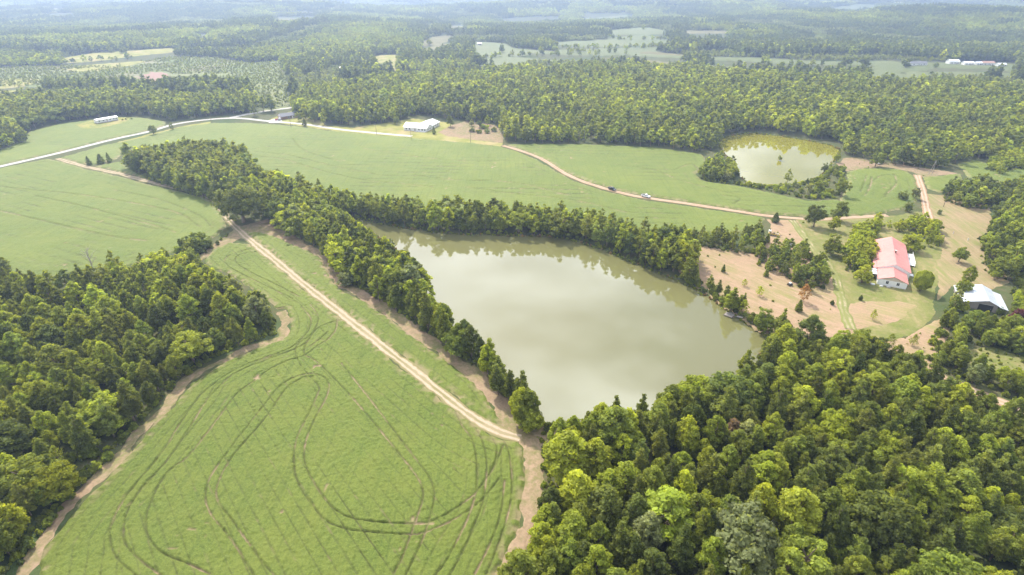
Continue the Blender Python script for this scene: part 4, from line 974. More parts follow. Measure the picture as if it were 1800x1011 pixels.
# low ground cover along wood edges: weeds and brambles at the rim
P4 = []
for (pl, off, n) in ((c_dl, -3.4, 260), (c_m, 3.6, 320)):
    d = np.concatenate([[0], np.cumsum(np.linalg.norm(np.diff(pl, axis=0), axis=1))])
    for i in range(n):
        u = rng.rand()*d[-1]; p = np.array([np.interp(u, d, pl[:, 0]), np.interp(u, d, pl[:, 1])]); q = np.array([np.interp(u+1, d, pl[:, 0]), np.interp(u+1, d, pl[:, 1])])
        t_ = (q-p)/(np.linalg.norm(q-p)+1e-9); nn = np.array([-t_[1], t_[0]])
        p = p+nn*(abs(off)+abs(rng.normal(0, 1.0)))*(1 if off > 0 else -1)
        h = rng.uniform(0.5, 1.6); P4.append((p[0], p[1], -0.1, h/12*1.1, h/12, rng.rand()*6.28, ('shrub', 1, int(rng.randint(4))), jit(TINT[('bright', 'mid', 'scrub')[rng.randint(3)]], rng)))
P5 = [(a, b, -0.15, h/12*0.75, h/12, rng.rand()*6.28, ('shrub', 1, int(rng.randint(4))), jit(TINT[('bright', 'mid', 'mid', 'dark')[rng.randint(4)]], rng)) for a, b, h in UNDER]
for PL_ in (POND, POND2):
    n_ = len(PL_)
    for i in range(n_):
        a, b = PL_[i], PL_[(i+1) % n_]; L_ = np.linalg.norm(b-a); nn = np.array([-(b-a)[1], (b-a)[0]])/(L_+1e-9)
        for k in range(int(L_*1.6)):
            if rng.rand() < 0.25: continue
            p = a+(b-a)*rng.rand()+nn*rng.normal(0, 0.5); h = rng.uniform(0.5, 1.7)
            P5.append((p[0], p[1], -0.6, h/12*0.9, h/12, rng.rand()*6.28, ('shrub', 1, int(rng.randint(4))), jit(TINT[('bright', 'mid', 'scrub', 'brown')[rng.randint(4)]], rng)))
instancer('undergrowth', P5, 'bushes and brambles filling the rims of the woods', 'undergrowth')
instancer('woodland', P1, 'the mass of further trees in the woods around the ponds and fields', 'woodland')
instancer('distant_woodland', P2, 'hazy distant forest canopy reaching to the horizon', 'woodland')
instancer('young_plantation', P3, 'pale scrubby plantation of knee-high young trees beyond the mobile home', 'plantation')
instancer('edge_weeds', P4, 'low weeds and brambles along the dirt margins of the field', 'weeds')

# ------------------------------------------------------------------ single trees one can point to
SOLO = [  # px, py, height m, kind, tint, width, label
 (429,391,24.0,'oak_tree','dark',1.25,'huge dark spreading oak where the pale track bends past the left field'),
 (157,290,6.5,'cedar_tree','dark',1.3,'leftmost of three small dark cedars beside the pale track junction'),
 (178,287,7.0,'cedar_tree','dark',1.7,'middle and widest of three small dark cedars beside the pine block'),
 (193,286,7.5,'cedar_tree','dark',1.1,'right one of three small dark cedars, nearest the pine block'),
 (270,237,9.0,'oak_tree','dark',0.9,'dark bushy tree standing right on the edge of the paved road'),
 (303,229,6.5,'broadleaf_tree','mid',1.0,'smaller tree on the verge where the paved road bends'),
 (307,212,8.0,'oak_tree','mid',1.0,'rounded tree in front of the forest edge at the road bend'),
 (448,204,13.0,'pine_tree','dark',1.2,'tall pine standing alone left of the brick ranch house'),
 (526,213,9.5,'oak_tree','mid',0.85,'round yard tree at the right end of the brick ranch house'),
 (536,222,7.5,'cedar_tree','dark',1.3,'conical dark cedar in front of the brick ranch house yard'),
 (658,217,8.5,'oak_tree','mid',0.8,'small round tree left of the white house at the forest edge'),
 (698,219,8.0,'oak_tree','mid',0.9,'round tree just left of the white house'),
 (792,223,11.0,'pine_tree','dark',1.25,'dark spreading pine right of the white house'),
 (763,236,6.5,'cedar_tree','dark',1.2,'small dark cedar at the front corner of the white house'),
 (824,214,8.0,'oak_tree','grey',0.85,'grey-green upper tree at the left of the oval shrub bed'),
 (829,222,7.0,'oak_tree','grey',0.8,'grey-green lower tree at the left of the oval shrub bed'),
 (843,225,8.0,'oak_tree','dark',0.9,'dark rounded tree in the middle of the oval shrub bed'),
 (857,220,8.5,'broadleaf_tree','yellow',1.0,'yellow-green tree at the back of the oval shrub bed'),
 (875,221,8.5,'oak_tree','dark',0.85,'dark tree between the oval shrub bed and the forest corner'),
 (1362,391,6.0,'cedar_tree','dark',1.5,'dark conical cedar in the dirt just below the sandy lane'),
 (1348,426,5.0,'cedar_tree','bright',1.3,'small bright cedar left of the rusting yellow trailer'),
 (1382,427,3.6,'shrub','mid',1.0,'low bush the white boat is parked against'),
 (1430,399,13.5,'oak_tree','dark',0.9,'big dark oak at the fork of the sandy lane and the yard lane'),
 (1473,388,12.5,'oak_tree','dark',0.8,'dark oak right of the lane fork, behind the yellow-green maple'),
 (1465,405,9.0,'oak_tree','yellow',0.75,'yellow-green maple in front of the two dark oaks by the lane'),
 (1460,448,12.0,'oak_tree','mid',0.9,'large full tree by the lane between the thicket and the house'),
 (1508,470,9.5,'oak_tree','yellow',0.9,'yellow-green tree left of the red-roofed house, upper one'),
 (1514,497,9.5,'oak_tree','bright',1.0,'spreading bright tree at the left front corner of the red-roofed house'),
 (1524,436,6.0,'oak_tree','purple',0.9,'purple-leaved plum tree behind the left side of the red-roofed house'),
 (1532,452,5.0,'oak_tree','purple',0.95,'second smaller purple plum tree touching the red-roofed house'),
 (1600,440,10.0,'oak_tree','yellow',1.1,'ochre tinted spreading tree at the rear right corner of the red-roofed house'),
 (1617,511,9.5,'gumball','yellow',1.0,'neat egg-shaped maple at the right front corner of the red-roofed house'),
 (1684,461,8.5,'oak_tree','mid',0.95,'lone oak in the mown meadow right of the red-roofed house'),
 (1651,377,3.6,'shrub','grey',1.0,'small round bush alone in the mown meadow below the utility pole'),
 (1585,352,7.0,'oak_tree','mid',1.0,'left rounded bush tree on the lower edge of the rounded field'),
 (1608,350,8.0,'oak_tree','grey',0.8,'right bush tree on the edge of the rounded field beside the sandy lane'),
 (1595,372,6.0,'oak_tree','mid',0.9,'greyish low tree between the rounded field and the yard trees'),
 (1512,528,3.2,'shrub','dark',0.7,'small dark round bush below the red-roofed house'),
 (1462,536,3.0,'shrub','dark',0.75,'small dark bush just left of the yard lane'),
 (1533,562,4.6,'young_tree','bright',1.0,'thin pale sapling in the mown yard below the house'),
 (1411,530,8.0,'young_tree','rust',1.1,'tall thin rust-brown tree at the lower end of the thicket'),
 (1403,547,5.5,'cedar_tree','mid',1.2,'small cedar beneath the rust-brown tree'),
 (1271,478,4.0,'cedar_tree','mid',1.1,'small cedar alone in the middle of the mown pasture'),
 (1346,486,4.4,'cedar_tree','mid',1.2,'small cedar in the mown pasture touching the thicket'),
 (1308,503,3.5,'young_tree','yellow',1.3,'sparse yellowish sapling in the mown pasture'),
 (1334,520,4.6,'young_tree','yellow',1.3,'feathery yellow-green sapling low in the mown pasture'),
 (1283,548,10.5,'pine_tree','mid',1.35,'open-crowned pine leaning over the dock'),
 (1305,552,6.5,'young_tree','bright',1.2,'thin bright tree just right of the dock'),
 (1340,580,10.5,'oak_tree','mid',0.9,'rounded tree on the point right of the dock'),
 (1563,607,5.0,'young_tree','mid',1.2,'left sapling in the bare clearing beneath the yard'),
 (1603,608,5.0,'young_tree','mid',1.1,'right sapling in the bare clearing beneath the yard'),
 (1698,500,9.0,'broadleaf_tree','bright',1.0,'bright tree standing behind the left end of the silver shed'),
 (1688,520,8.5,'oak_tree','mid',0.8,'green tree against the left wall of the silver shed'),
 (1747,492,6.0,'oak_tree','bright',0.9,'olive bush between the silver shed and the right-hand trees'),
 (1383,322,9.5,'pine_tree','mid',1.0,'pine standing on the dam in front of the small pond'),
 (1478,346,12.0,'oak_tree','mid',0.85,'large rounded tree at the right end of the small pond dam'),
 (1437,338,9.0,'oak_tree','mid',0.8,'broad tree on the dam left of the large rounded tree'),
 (1420,340,7.5,'oak_tree','grey',0.8,'greyish tree on the dam right of the lone pine'),
 (1448,303,7.5,'oak_tree','dark',0.8,'dark tree at the right shore of the small pond'),
 (1470,285,7.0,'oak_tree','mid',0.8,'bushy tree on the far right shore of the small pond'),
 (1480,303,6.0,'oak_tree','mid',0.9,'rounded tree between the small pond and the bare bank'),
 (1371,281,4.6,'shrub','grey',1.0,'grey-green bush growing on the islet in the small pond'),
 (1538,293,12,'oak_tree','mid',1.0,'big rounded oak beside the white parked pickup'),
 (1060,905,9.0,'young_tree','brown',1.2,'dying brown tree at the left edge of the lower right forest'),
 (1672,338,11.0,'oak_tree','dark',0.8,'dark tree right of the little green plot'),
 (1785,568,7.0,'oak_tree','purple',1.0,'purple-red leaved tree beside the white pickup at the right edge'),
 (1712,557,3.6,'shrub','mid',0.8,'leafy bush in front of the left half of the silver barn'),
 (1733,556,3.2,'shrub','bright',0.8,'low bright bush right in front of the silver barn door'),
 (1756,552,4.0,'shrub','mid',0.8,'bush at the right front corner of the silver barn'),
 (1690,548,6.0,'oak_tree','yellow',0.8,'yellow-green small tree overhanging the left front corner of the silver barn'),
 (1290,1000,17.5,'oak_tree','grey',1.2,'very large grey-green oak at the bottom edge of the lower right forest'),
 (935,757,9.0,'oak_tree','bright',1.0,'bright rounded tree above the bare spur at the pond foot'),
 (612,500,6.5,'oak_tree','grey',1.5,'low pale grey-green spreading tree at the top of the dirt margin'),
 (1693,110,0,'','',0,''),
]
CROWN['gumball', 0, 0] = None
def gumball():
    rng_ = np.random.RandomState(77); Vs = []; n = 5200
    D = rng_.normal(size=(n, 3)); D /= np.linalg.norm(D, axis=1)[:, None]
    lump = 0.93+0.16*np.sin(D[:, 0]*6+1)*np.sin(D[:, 1]*5)*np.cos(D[:, 2]*6)+0.07*rng_.rand(n)
    C = D*lump[:, None]*np.array([4.3, 4.3, 5.3])+np.array([0, 0, 6.5])
    v, f = leaf_quads(C, D+rng_.normal(0, .45, (n, 3)), 0.34, rng_)
    c = ICO_V*np.array([3.3, 3.3, 4.2])+np.array([0, 0, 6.5])
    L = np.concatenate([np.clip(0.5+0.2*rng_.normal(size=n), 0, 1), np.full(20, .4)])
    return mesh_np('crown', np.vstack([v, c]), [f, ICO_F+len(v)], M['leaves'], attrs={'leaf': ('FACE', 'FLOAT', L)})
CROWN['gumball', 0, 0] = gumball(); TRUNK['gumball', 0, 0] = TRUNK['oak', 0, 0]
for (px, py, h, kind, tn, w, label) in SOLO:
    if not kind: continue
    x, y = G(px, py)
    sk = SPEC.get(kind, kind); nm = 'maple_tree' if kind == 'gumball' else kind
    if sk == 'shrub': w = w*0.62*1.0
    lod = 0 if y < 300 else 1
    grow(nm, x, y, h*(1.0 if sk != 'shrub' else 1.1), sk, 0 if sk == 'gumball' else rng.randint(NVAR[sk]), jit(TINT[tn], rng, 0.05), 0 if sk == 'gumball' else lod, w, rng.rand()*6.28, z=-0.1,
         label=label, cat='shrub' if sk == 'shrub' else 'tree')
# islet
ix, iy = G(1371, 279)
mb = MB(); n = 14; vs = [(0, 0, 0.15)]+[(2.3*(1+0.2*math.sin(3*a))*math.cos(a), 1.9*math.sin(a), -1.2) for a in [2*math.pi*i/n for i in range(n)]]
mb.add(vs, [(0, 1+i, 1+(i+1) % n) for i in range(n)]); tag(mb.build('islet', M['floor'], None, loc=(ix, iy, -0.1)), kind='structure')
# oval hedge bed right of the white house
def hedge(px, py, h, label, tn):
    x, y = G(px, py); grow('shrub', x, y, h*1.35, 'shrub', rng.randint(4), jit(TINT[tn], rng, .05), 1, 1.15, rng.rand()*6, z=-.1, label=label, cat='shrub')
for a in [(830,232,3.6,'pale grey-green shrub at the left tip of the oval bed','grey'), (842,234,3.4,'front left shrub of the oval bed','mid'), (856,234,3.4,'front right shrub of the oval bed','mid'),
          (868,231,3.6,'right end shrub of the oval bed','mid'), (852,226,4.6,'tall middle shrub of the oval bed','bright')]: hedge(*a)
for a in [(182,283,'x'), ]: pass
for i, (px, py) in enumerate([(216,213), (222,212), (232,211)]):
    x, y = G(px, py); grow('shrub', x, y, 2.2, 'shrub', i, jit(TINT['dark'], rng), 1, 0.7, 0, z=0.5, label=['leftmost of three dark shrubs right of the mobile home', 'middle one of three dark shrubs right of the mobile home', 'rightmost of three dark shrubs right of the mobile home'][i], cat='shrub')
# bare dead tree standing out of the wood top
x, y = G(165, 478)
def dead_tree(x, y, h, label):
    rg = np.random.RandomState(4); root = empty('dead_tree', (x, y, 0)); tag(root, label, 'tree')
    mb = MB(); mb.tube((0, 0, -.3), (0.2, 0.1, h*0.45), .28, .2, 7).tube((0.2, 0.1, h*.45), (0, 0, h*.9), .2, .05, 6); mb.build('trunk', M['dead_wood'], root)
    for i in range(9):
        z0 = h*(0.3+0.06*i); a = i*2.4; L = h*(0.42-0.03*i); b = MB()
        e = (math.cos(a)*L*.7, math.sin(a)*L*.7, z0+L*.75); b.tube((0.1, 0, z0), e, .11, .05, 5)
        for j in range(3):
            t = 0.45+0.2*j; p = tuple(np.array((0.1, 0, z0))*(1-t)+np.array(e)*t); b.tube(p, (p[0]+rg.normal(0, .8), p[1]+rg.normal(0, .8), p[2]+rg.uniform(.6, 1.6)), .05, .02, 4)
        b.build('branch', M['dead_wood'], root)
dead_tree(x, y, 12.5, 'bare leafless dead tree rising at the top edge of the left wood')

# ------------------------------------------------------------------ buildings
def frame_from(p0, p1):
    """origin p0, x axis towards p1 (both on the ground)"""
    a = np.array(p1)-np.array(p0); return (p0[0], p0[1], 0.0), math.atan2(a[1], a[0]), float(np.linalg.norm(a))

def window(parent, x, y, z, w, h, axis='x', proud=0.06):
    """window with frame, pane and sill on a wall facing -y ('x' runs along it) or +-x"""
    f = MB()
    t = 0.08
    if axis == 'x':
        f.box(x-w/2-t, x+w/2+t, y-proud, y+.02, z-t, z, ).box(x-w/2-t, x+w/2+t, y-proud, y+.02, z+h, z+h+t).box(x-w/2-t, x-w/2, y-proud, y+.02, z, z+h).box(x+w/2, x+w/2+t, y-proud, y+.02, z, z+h)
        o = f.build('window', M['trim'], parent)
        MB().box(x-w/2, x+w/2, y-proud*.5, y+.01, z, z+h).build('pane', M['dark_glass'], o)
        MB().box(x-.025, x+.025, y-proud*.8, y, z, z+h).build('glazing_bar', M['trim'], o)
    else:
        s = 1 if axis == '+' else -1
        a, b = sorted((y, y))
        def bx(y0, y1, z0, z1, p): return (x-.02, x+p, y0, y1, z0, z1) if s > 0 else (x-p, x+.02, y0, y1, z0, z1)
        f.box(*bx(y-w/2-t, y+w/2+t, z-t, z, proud)).box(*bx(y-w/2-t, y+w/2+t, z+h, z+h+t, proud)).box(*bx(y-w/2-t, y-w/2, z, z+h, proud)).box(*bx(y+w/2, y+w/2+t, z, z+h, proud))
        o = f.build('window', M['trim'], parent); MB().box(*bx(y-w/2, y+w/2, z, z+h, proud*.5)).build('pane', M['dark_glass'], o)
    return o

def gable_roof(parent, x0, x1, y0, y1, ze, zr, mat, over=0.35, th=0.14, name='roof', xr=None, seams=0):
    """ridge along y; returns the roof object"""
    xr = (x0+x1)/2 if xr is None else xr
    a = x0-over; b = x1+over; sl = (zr-ze)/(xr-x0); sr = (zr-ze)/(x1-xr)
    za = ze-over*sl; zb = ze-over*sr
    o = MB().prism([(a, za), (xr, zr), (b, zb), (b, zb+th), (xr, zr+th), (a, za+th)], y0-over, y1+over).build(name, mat, parent)
    if seams:
        m = MB(); n = int((y1-y0+2*over)/seams)
        for i in range(1, n):
            y = y0-over+i*seams
            for (xa, zA, xb, zB) in ((a+.05, za, xr-.05, zr), (xr+.05, zr, b-.05, zb)):
                m.add([(xa, y-.03, zA+th), (xa, y+.03, zA+th), (xb, y+.03, zB+th), (xb, y-.03, zB+th), (xa, y, zA+th+.05), (xb, y, zB+th+.05)], [(0, 3, 5, 4), (1, 4, 5, 2), (0, 4, 1), (3, 2, 5)])
        m.build('standing_seam', mat, o)
    MB().box(xr-.16, xr+.16, y0-over, y1+over, zr+th-.03, zr+th+.05).build('ridge_cap', mat, o)
    return o

def gable_walls(parent, x0, x1, y0, y1, ze, zr, mat, xr=None, name='wall'):
    xr = (x0+x1)/2 if xr is None else xr
    return MB().prism([(x0, -.2), (x1, -.2), (x1, ze), (xr, zr-.02), (x0, ze)], y0, y1).build(name, mat, parent)

# red-roofed farmhouse: front gable on the ground from (1541,499) to (1588,507)
pA, pB = G(1541, 499.5), G(1588, 507)
loc, rz, wid = frame_from(pA, pB); rz = R(-27.5)
H = empty('farmhouse', loc, rz); tag(H, 'long white farmhouse with a two-level red metal roof among yard trees', 'house')
W1_ = 10.6; MX, ML, MY = 12.2, 44.0, 10.4
gable_walls(H, 0, W1_, 0, MY-.2, 2.7, 4.7, M['white_wall'])
MB().prism([(0.3, 2.72), (W1_-.3, 2.72), (W1_/2, 4.55)], -0.04, 0.02).build('gable', M['tan_wall'], H)
gable_roof(H, 0, W1_, 0, MY-.2, 2.7, 4.7, M['red_roof'], name='roof', seams=0.9)
gable_walls(H, 0, MX, MY, ML, 3.3, 6.0, M['white_wall'])
gable_roof(H, 0, MX, MY+.35, ML, 3.3, 6.0, M['red_roof'], seams=0.9)
MB().prism([(-1.6, 2.55), (-.4, 3.02), (-.4, 3.12), (-1.6, 2.65)], MY, MY+13).build('porch_roof', M['red_roof'], H)
for x in (W1_*.33, W1_*.70): window(H, x, -0.0, 1.0, 1.0, 1.3)
for y in (2.2, 4.9, 7.6): window(H, 0, y, 1.0, 1.0, 1.2, '-')
for y in (13, 17, 26, 31, 36, 41): window(H, 0, y, 1.1, 1.1, 1.3, '-')
for y in (13.5, 18, 23, 33, 38, 42): window(H, MX, y, 1.1, 1.1, 1.3, '+')
d_ = MB().box(-0.06, 0, 21.2, 22.2, 0.1, 2.15).build('door', M['trim'], H); MB().box(-0.10, -0.06, 21.3, 21.36, 1.0, 1.15).build('handle', M['dark'], d_)
ch = MB().box(MX/2+.1, MX/2+.8, 24.3, 25.1, 5.4, 7.0).build('chimney', M['brick'], H, bevel=.02); MB().box(MX/2+.02, MX/2+.88, 24.22, 25.18, 7.0, 7.12).build('chimney_cap', M['concrete'], ch)
MB().tube((2.6, 34.5, 4.3), (2.6, 34.5, 5.4), .08).build('vent_pipe', M['white_metal'], H)
def deck(x0, x1, y0, y1, z, nm='porch'):
    p = MB().box(x0, x1, y0, y1, z-.15, z).build(nm, M['white_wall'], H)
    for px in (x0+.1, x1-.2):
        for py in (y0+.1, y1-.2): MB().box(px, px+.1, py, py+.1, -.1, z-.15).build('post', M['trim'], p)
    return p
p = deck(MX+.1, MX+3.6, 26, 40, 0.75)
for i in range(17): MB().box(MX+3.5, MX+3.58, 26.1+i*.85, 26.18+i*.85, .75, 1.65).build('baluster', M['trim'], p)
MB().box(MX+3.48, MX+3.6, 26, 40, 1.65, 1.73).build('rail', M['trim'], p)
MB().box(MX+1.5, MX+2.6, 33, 33.7, 1.15, 1.23).build('bench', M['tan_wall'], p)
p2 = deck(MX+.4, MX+2.2, 14.5, 17, 0.5)
MB().prism([(-3.2, 2.35), (-0.45, 2.6), (-0.45, 2.7), (-3.2, 2.45)], 4.5, 10.2).build('awning', M['white_metal'], H)
for py in (4.7, 7.4, 10.0): MB().box(-3.1, -3.0, py, py+.1, 0, 2.36).build('awning_post', M['trim'], H)
# junk by the front wall
for i, (x, y, mt, s, lb) in enumerate([(-1.6, -1.4, 'white_metal', .8, 'white crate in the grass left of the farmhouse front'), (1.6, -1.6, 'white_wall', .6, 'small white box below the left front window of the farmhouse'), (4.2, -1.3, 'concrete', .7, 'pale step block at the farmhouse front wall')]):
    o = empty('yard_box', (loc[0]+x*math.cos(rz)-y*math.sin(rz), loc[1]+x*math.sin(rz)+y*math.cos(rz), 0.07), rz+.3*i); tag(o, lb, 'box')
    MB().box(-s, s, -.35, .35, 0, .4).build('body', M[mt], o, bevel=.03); MB().box(-s-.04, s+.04, -.39, .39, .4, .46).build('lid', M[mt], o)

# silver-roofed shed
rA, rB = G(1738.9, 529.6, 4.6), G(1725.4, 500.3, 4.6)
fwd = np.array(rB)-np.array(rA); L_ = float(np.linalg.norm(fwd)); rzs = math.atan2(fwd[1], fwd[0])-math.pi/2
S = empty('barn', (rA[0], rA[1], 0), rzs); tag(S, 'barn with a bright silver metal roof half hidden by trees on the right', 'barn')
MB().prism([(-8.2, -.2), (3.6, -.2), (3.6, 3.0), (0, 4.55), (-8.2, 2.2)], 0.5, L_-.3).build('wall', M['grey_wood'], S)
r_ = MB().prism([(-8.8, 2.05), (0, 4.6), (3.8, 2.95), (3.8, 3.07), (0, 4.72), (-8.8, 2.17)], 0, L_).build('roof', M['silver_roof'], S)
m = MB()
for i in range(1, int(L_/0.95)):
    y = i*.95
    for (xa, za, xb, zb) in ((-8.7, 2.18, -.1, 4.68), (.1, 4.66, 3.7, 3.12)): m.add([(xa, y-.03, za), (xa, y+.03, za), (xb, y+.03, zb), (xb, y-.03, zb), (xa, y, za+.06), (xb, y, zb+.06)], [(0, 3, 5, 4), (1, 4, 5, 2), (0, 4, 1), (3, 2, 5)])
m.build('standing_seam', M['silver_roof'], r_)
l_ = MB().prism([(3.85, 2.9), (6.8, 2.2), (6.8, 2.3), (3.85, 3.02)], -0.4, L_-1.2).build('lean_to_roof', M['silver_roof'], S)
for y in (0, L_/2, L_-1.5): MB().box(6.6, 6.72, y, y+.12, -.1, 2.22).build('post', M['grey_wood'], S)
d_ = MB().box(-2.4, 2.2, 0.40, 0.5, 0, 2.7).build('door', M['dark'], S); MB().box(1.6, 1.7, .34, .4, 1.1, 1.3).build('handle', M['rim'], d_)
MB().box(-2.5, 2.3, .38, .5, 2.7, 2.82).build('door_track', M['rim'], S)

# white L-shaped house beyond the mid field
pA, pB = G(710, 229), G(746, 232)
loc, rz, wid = frame_from(pA, pB)
Hw = empty('white_house', loc, rz); tag(Hw, 'white L-shaped ranch house with a white metal roof in a yellow-green lawn', 'house')
def roof_x(parent, x0, x1, y0, y1, ze, zr, mat, over=.4):
    """ridge along x"""
    ym = (y0+y1)/2; s = (zr-ze)/(ym-y0); a = y0-over; b = y1+over; z0 = ze-over*s; th = .14
    vs = [(x, y, z) for x in (x0-over, x1+over) for (y, z) in ((a, z0), (ym, zr), (b, z0), (b, z0+th), (ym, zr+th), (a, z0+th))]
    fs = [tuple(range(6)), tuple(range(11, 5, -1))]+[((i+1) % 6, i, 6+i, 6+(i+1) % 6) for i in range(6)]
    return MB().add(vs, fs).build('roof', mat, parent)
def walls_x(parent, x0, x1, y0, y1, ze, zr, mat):
    ym = (y0+y1)/2
    vs = [(x, y, z) for x in (x0, x1) for (y, z) in ((y0, -.2), (y1, -.2), (y1, ze), (ym, zr-.02), (y0, ze))]
    return MB().add(vs, [(0, 1, 2, 3, 4), (9, 8, 7, 6, 5)]+[((i+1) % 5, i, 5+i, 5+(i+1) % 5) for i in range(5)]).build('wall', mat, parent)
walls_x(Hw, 0, wid+2, 0, 11, 3.0, 5.6, M['white_wall']); roof_x(Hw, 0, wid+2, 0, 11, 3.0, 5.6, M['white_metal'])
gable_walls(Hw, wid*.42, wid+2.2, 11.2, 26, 3.2, 5.4, M['white_wall']); gable_roof(Hw, wid*.42, wid+2.2, 10, 26, 3.2, 5.4, M['white_metal'])
for x in (2.5, 5.5, wid-5, wid-2, wid+.6): window(Hw, x, 0, .9, 1.2, 1.3)
d_ = MB().box(wid*.52, wid*.52+1.1, -.06, 0, 0, 2.1).build('door', M['grey_wood'], Hw); MB().box(wid*.52+.1, wid*.52+.16, -.1, -.06, 1, 1.1).build('handle', M['dark'], d_)
for y in (3, 7): window(Hw, wid+2, y, 1, 1.2, 1.2, '+')
for y in (14, 18, 22): window(Hw, wid+2.2, y, 1, 1.2, 1.2, '+')
MB().box(wid*.55, wid+1.5, -2.2, -.1, -.05, .15).build('patio', M['concrete'], Hw)

# brick ranch house
pA, pB = G(495.5, 211), G(520, 207.2)
loc, rz, wid = frame_from(pA, pB)
Hb = empty('ranch_house', loc, rz); tag(Hb, 'low brick ranch house with a grey shingle roof beside the paved road', 'house')
walls_x(Hb, 0, wid+2, 0, 8.5, 2.8, 4.8, M['brick']); roof_x(Hb, 0, wid+2, 0, 8.5, 2.8, 4.8, M['grey_roof'])
MB().add([(-.05, .2, 2.85), (-.05, 8.3, 2.85), (-.05, 4.25, 4.7), (0, .2, 2.85), (0, 8.3, 2.85), (0, 4.25, 4.7)], [(0, 1, 2), (5, 4, 3), (0, 3, 4, 1), (1, 4, 5, 2), (2, 5, 3, 0)]).build('gable', M['trim'], Hb)
for x in (wid*.5, wid*.62, wid*.9): window(Hb, x, 0, .9, 1.3, 1.3)
d_ = MB().box(wid*.75, wid*.75+1, -.06, 0, 0, 2.1).build('door', M['trim'], Hb); MB().box(wid*.75+.1, wid*.75+.16, -.1, -.06, 1, 1.1).build('handle', M['dark'], d_)
MB().box(-.06, 0, 2, 6.5, 0, 2.3).build('garage_door', M['trim'], Hb)
gx_, gy_ = G(485, 212)
P = W([(468,213.5),(482,209),(494,209),(497,213),(490,216),(475,216)]); patch('driveway', P, 0.8, M['concrete'], 0.2, wob=0.3)

# mobile home
pA, pB = G(172, 219.5), G(209, 213)
loc, rz, wid = frame_from(pA, pB)
T_ = empty('mobile_home', (loc[0], loc[1], 0.8), rz); tag(T_, 'long white single-wide mobile home in a mown yard at the left', 'mobile home')
MB().box(0, wid, 0, 5.5, .6, 3.2).build('wall', M['white_wall'], T_, bevel=.05); MB().box(.1, wid-.1, .1, 5.4, -.3, .6).build('skirting', M['grey_wood'], T_)
MB().add([(-.2, -.2, 3.2), (wid+.2, -.2, 3.2), (wid+.2, 5.7, 3.2), (-.2, 5.7, 3.2), (-.2, 2.75, 3.85), (wid+.2, 2.75, 3.85)], [(0, 1, 5, 4), (2, 3, 4, 5), (0, 4, 3), (1, 2, 5), (3, 2, 1, 0)]).build('roof', M['white_metal'], T_)
for x in (2, 5.5, wid*.62, wid*.8, wid-1.5): window(T_, x, 0, 1.5, 1.1, .9)
d_ = MB().box(wid*.45, wid*.45+.9, -.05, 0, .7, 2.7).build('door', M['tan_wall'], T_); MB().box(wid*.45+.1, wid*.45+.16, -.09, -.05, 1.6, 1.7).build('handle', M['dark'], T_)
MB().box(wid*.38, wid*.6, -2.2, -.05, .45, .6).build('porch', M['grey_wood'], T_)

# far houses
FAR = [ # x, y, w, d, h, angle, wall, roof, label, category
 (960,88,16,9,3,0,'white_wall','white_metal','white farm building behind the lone dark tree in the far pasture','building'),
 (942,86,8,7,3,8,'tan_wall','grey_roof','small grey-roofed shed left of the far white farm building','shed'),
 (1434,113,22,9,3.2,0,'tan_wall','grey_roof','x','x'),
 (1615,115,26,9,3.2,4,'white_wall','grey_roof','long white house leftmost in the far roadside row','house'),
 (1678,112,15,10,4,0,'white_wall','white_metal','tall white shed in the middle of the far roadside row','shed'),
 (1704,114,14,9,3,-4,'white_wall','white_metal','white cottage just right of the tall white roadside shed','house'),
 (1722,114,10,8,3,0,'white_wall','white_metal','smallest white outbuilding of the far roadside row','shed'),
 (1738,114,18,9,3.4,0,'white_wall','rust_roof','red-brown roofed white house in the far roadside row','house'),
 (1762,116,12,7,2.8,0,'white_wall','white_metal','white trailer home rightmost in the far roadside row','trailer'),
 (604,126,10,8,3,0,'white_wall','white_metal','white roof half hidden in trees left of the tall dark clump','house'),
 (814,98,10,8,3,0,'white_wall','white_metal','white shed at the forest edge left of the far pasture','shed'),
 (843,82,8,6,3,0,'white_wall','white_metal','small white shed on the pale far pasture','shed'),
 (1374,99,12,9,3.5,0,'tan_wall','rust_roof','brown-roofed barn in the gap behind the pond forest','barn'),
 (1000,19,18,12,4,0,'white_wall','white_metal','white speck of a farmhouse near the horizon','farmhouse'),
 (1580,11,40,22,8,0,'white_wall','white_metal','large pale building at the top right near the horizon','building'),
]
for (px, py, w, d, h, an, wm, rm, lb, ct) in FAR:
    if lb == 'x': continue
    x, y = G(px, py); z = float(hterr(x, y))+1.0
    o = empty('farm_building' if ct not in ('house', 'shed', 'barn') else 'far_'+ct, (x, y, z), R(an)); tag(o, lb, ct)
    walls_x(o, -w/2, w/2, 0, d, h, h+d*.22, M[wm]); roof_x(o, -w/2, w/2, 0, d, h, h+d*.22, M[rm])
    for k in range(3): MB().box(-w*.32+k*w*.3, -w*.32+k*w*.3+1.3, -.06, 0, 1, 2.3).build('window', M['dark_glass'], o)
    MB().box(w*.12, w*.12+1.1, -.07, 0, 0, 2.1).build('door', M['grey_wood'], o)
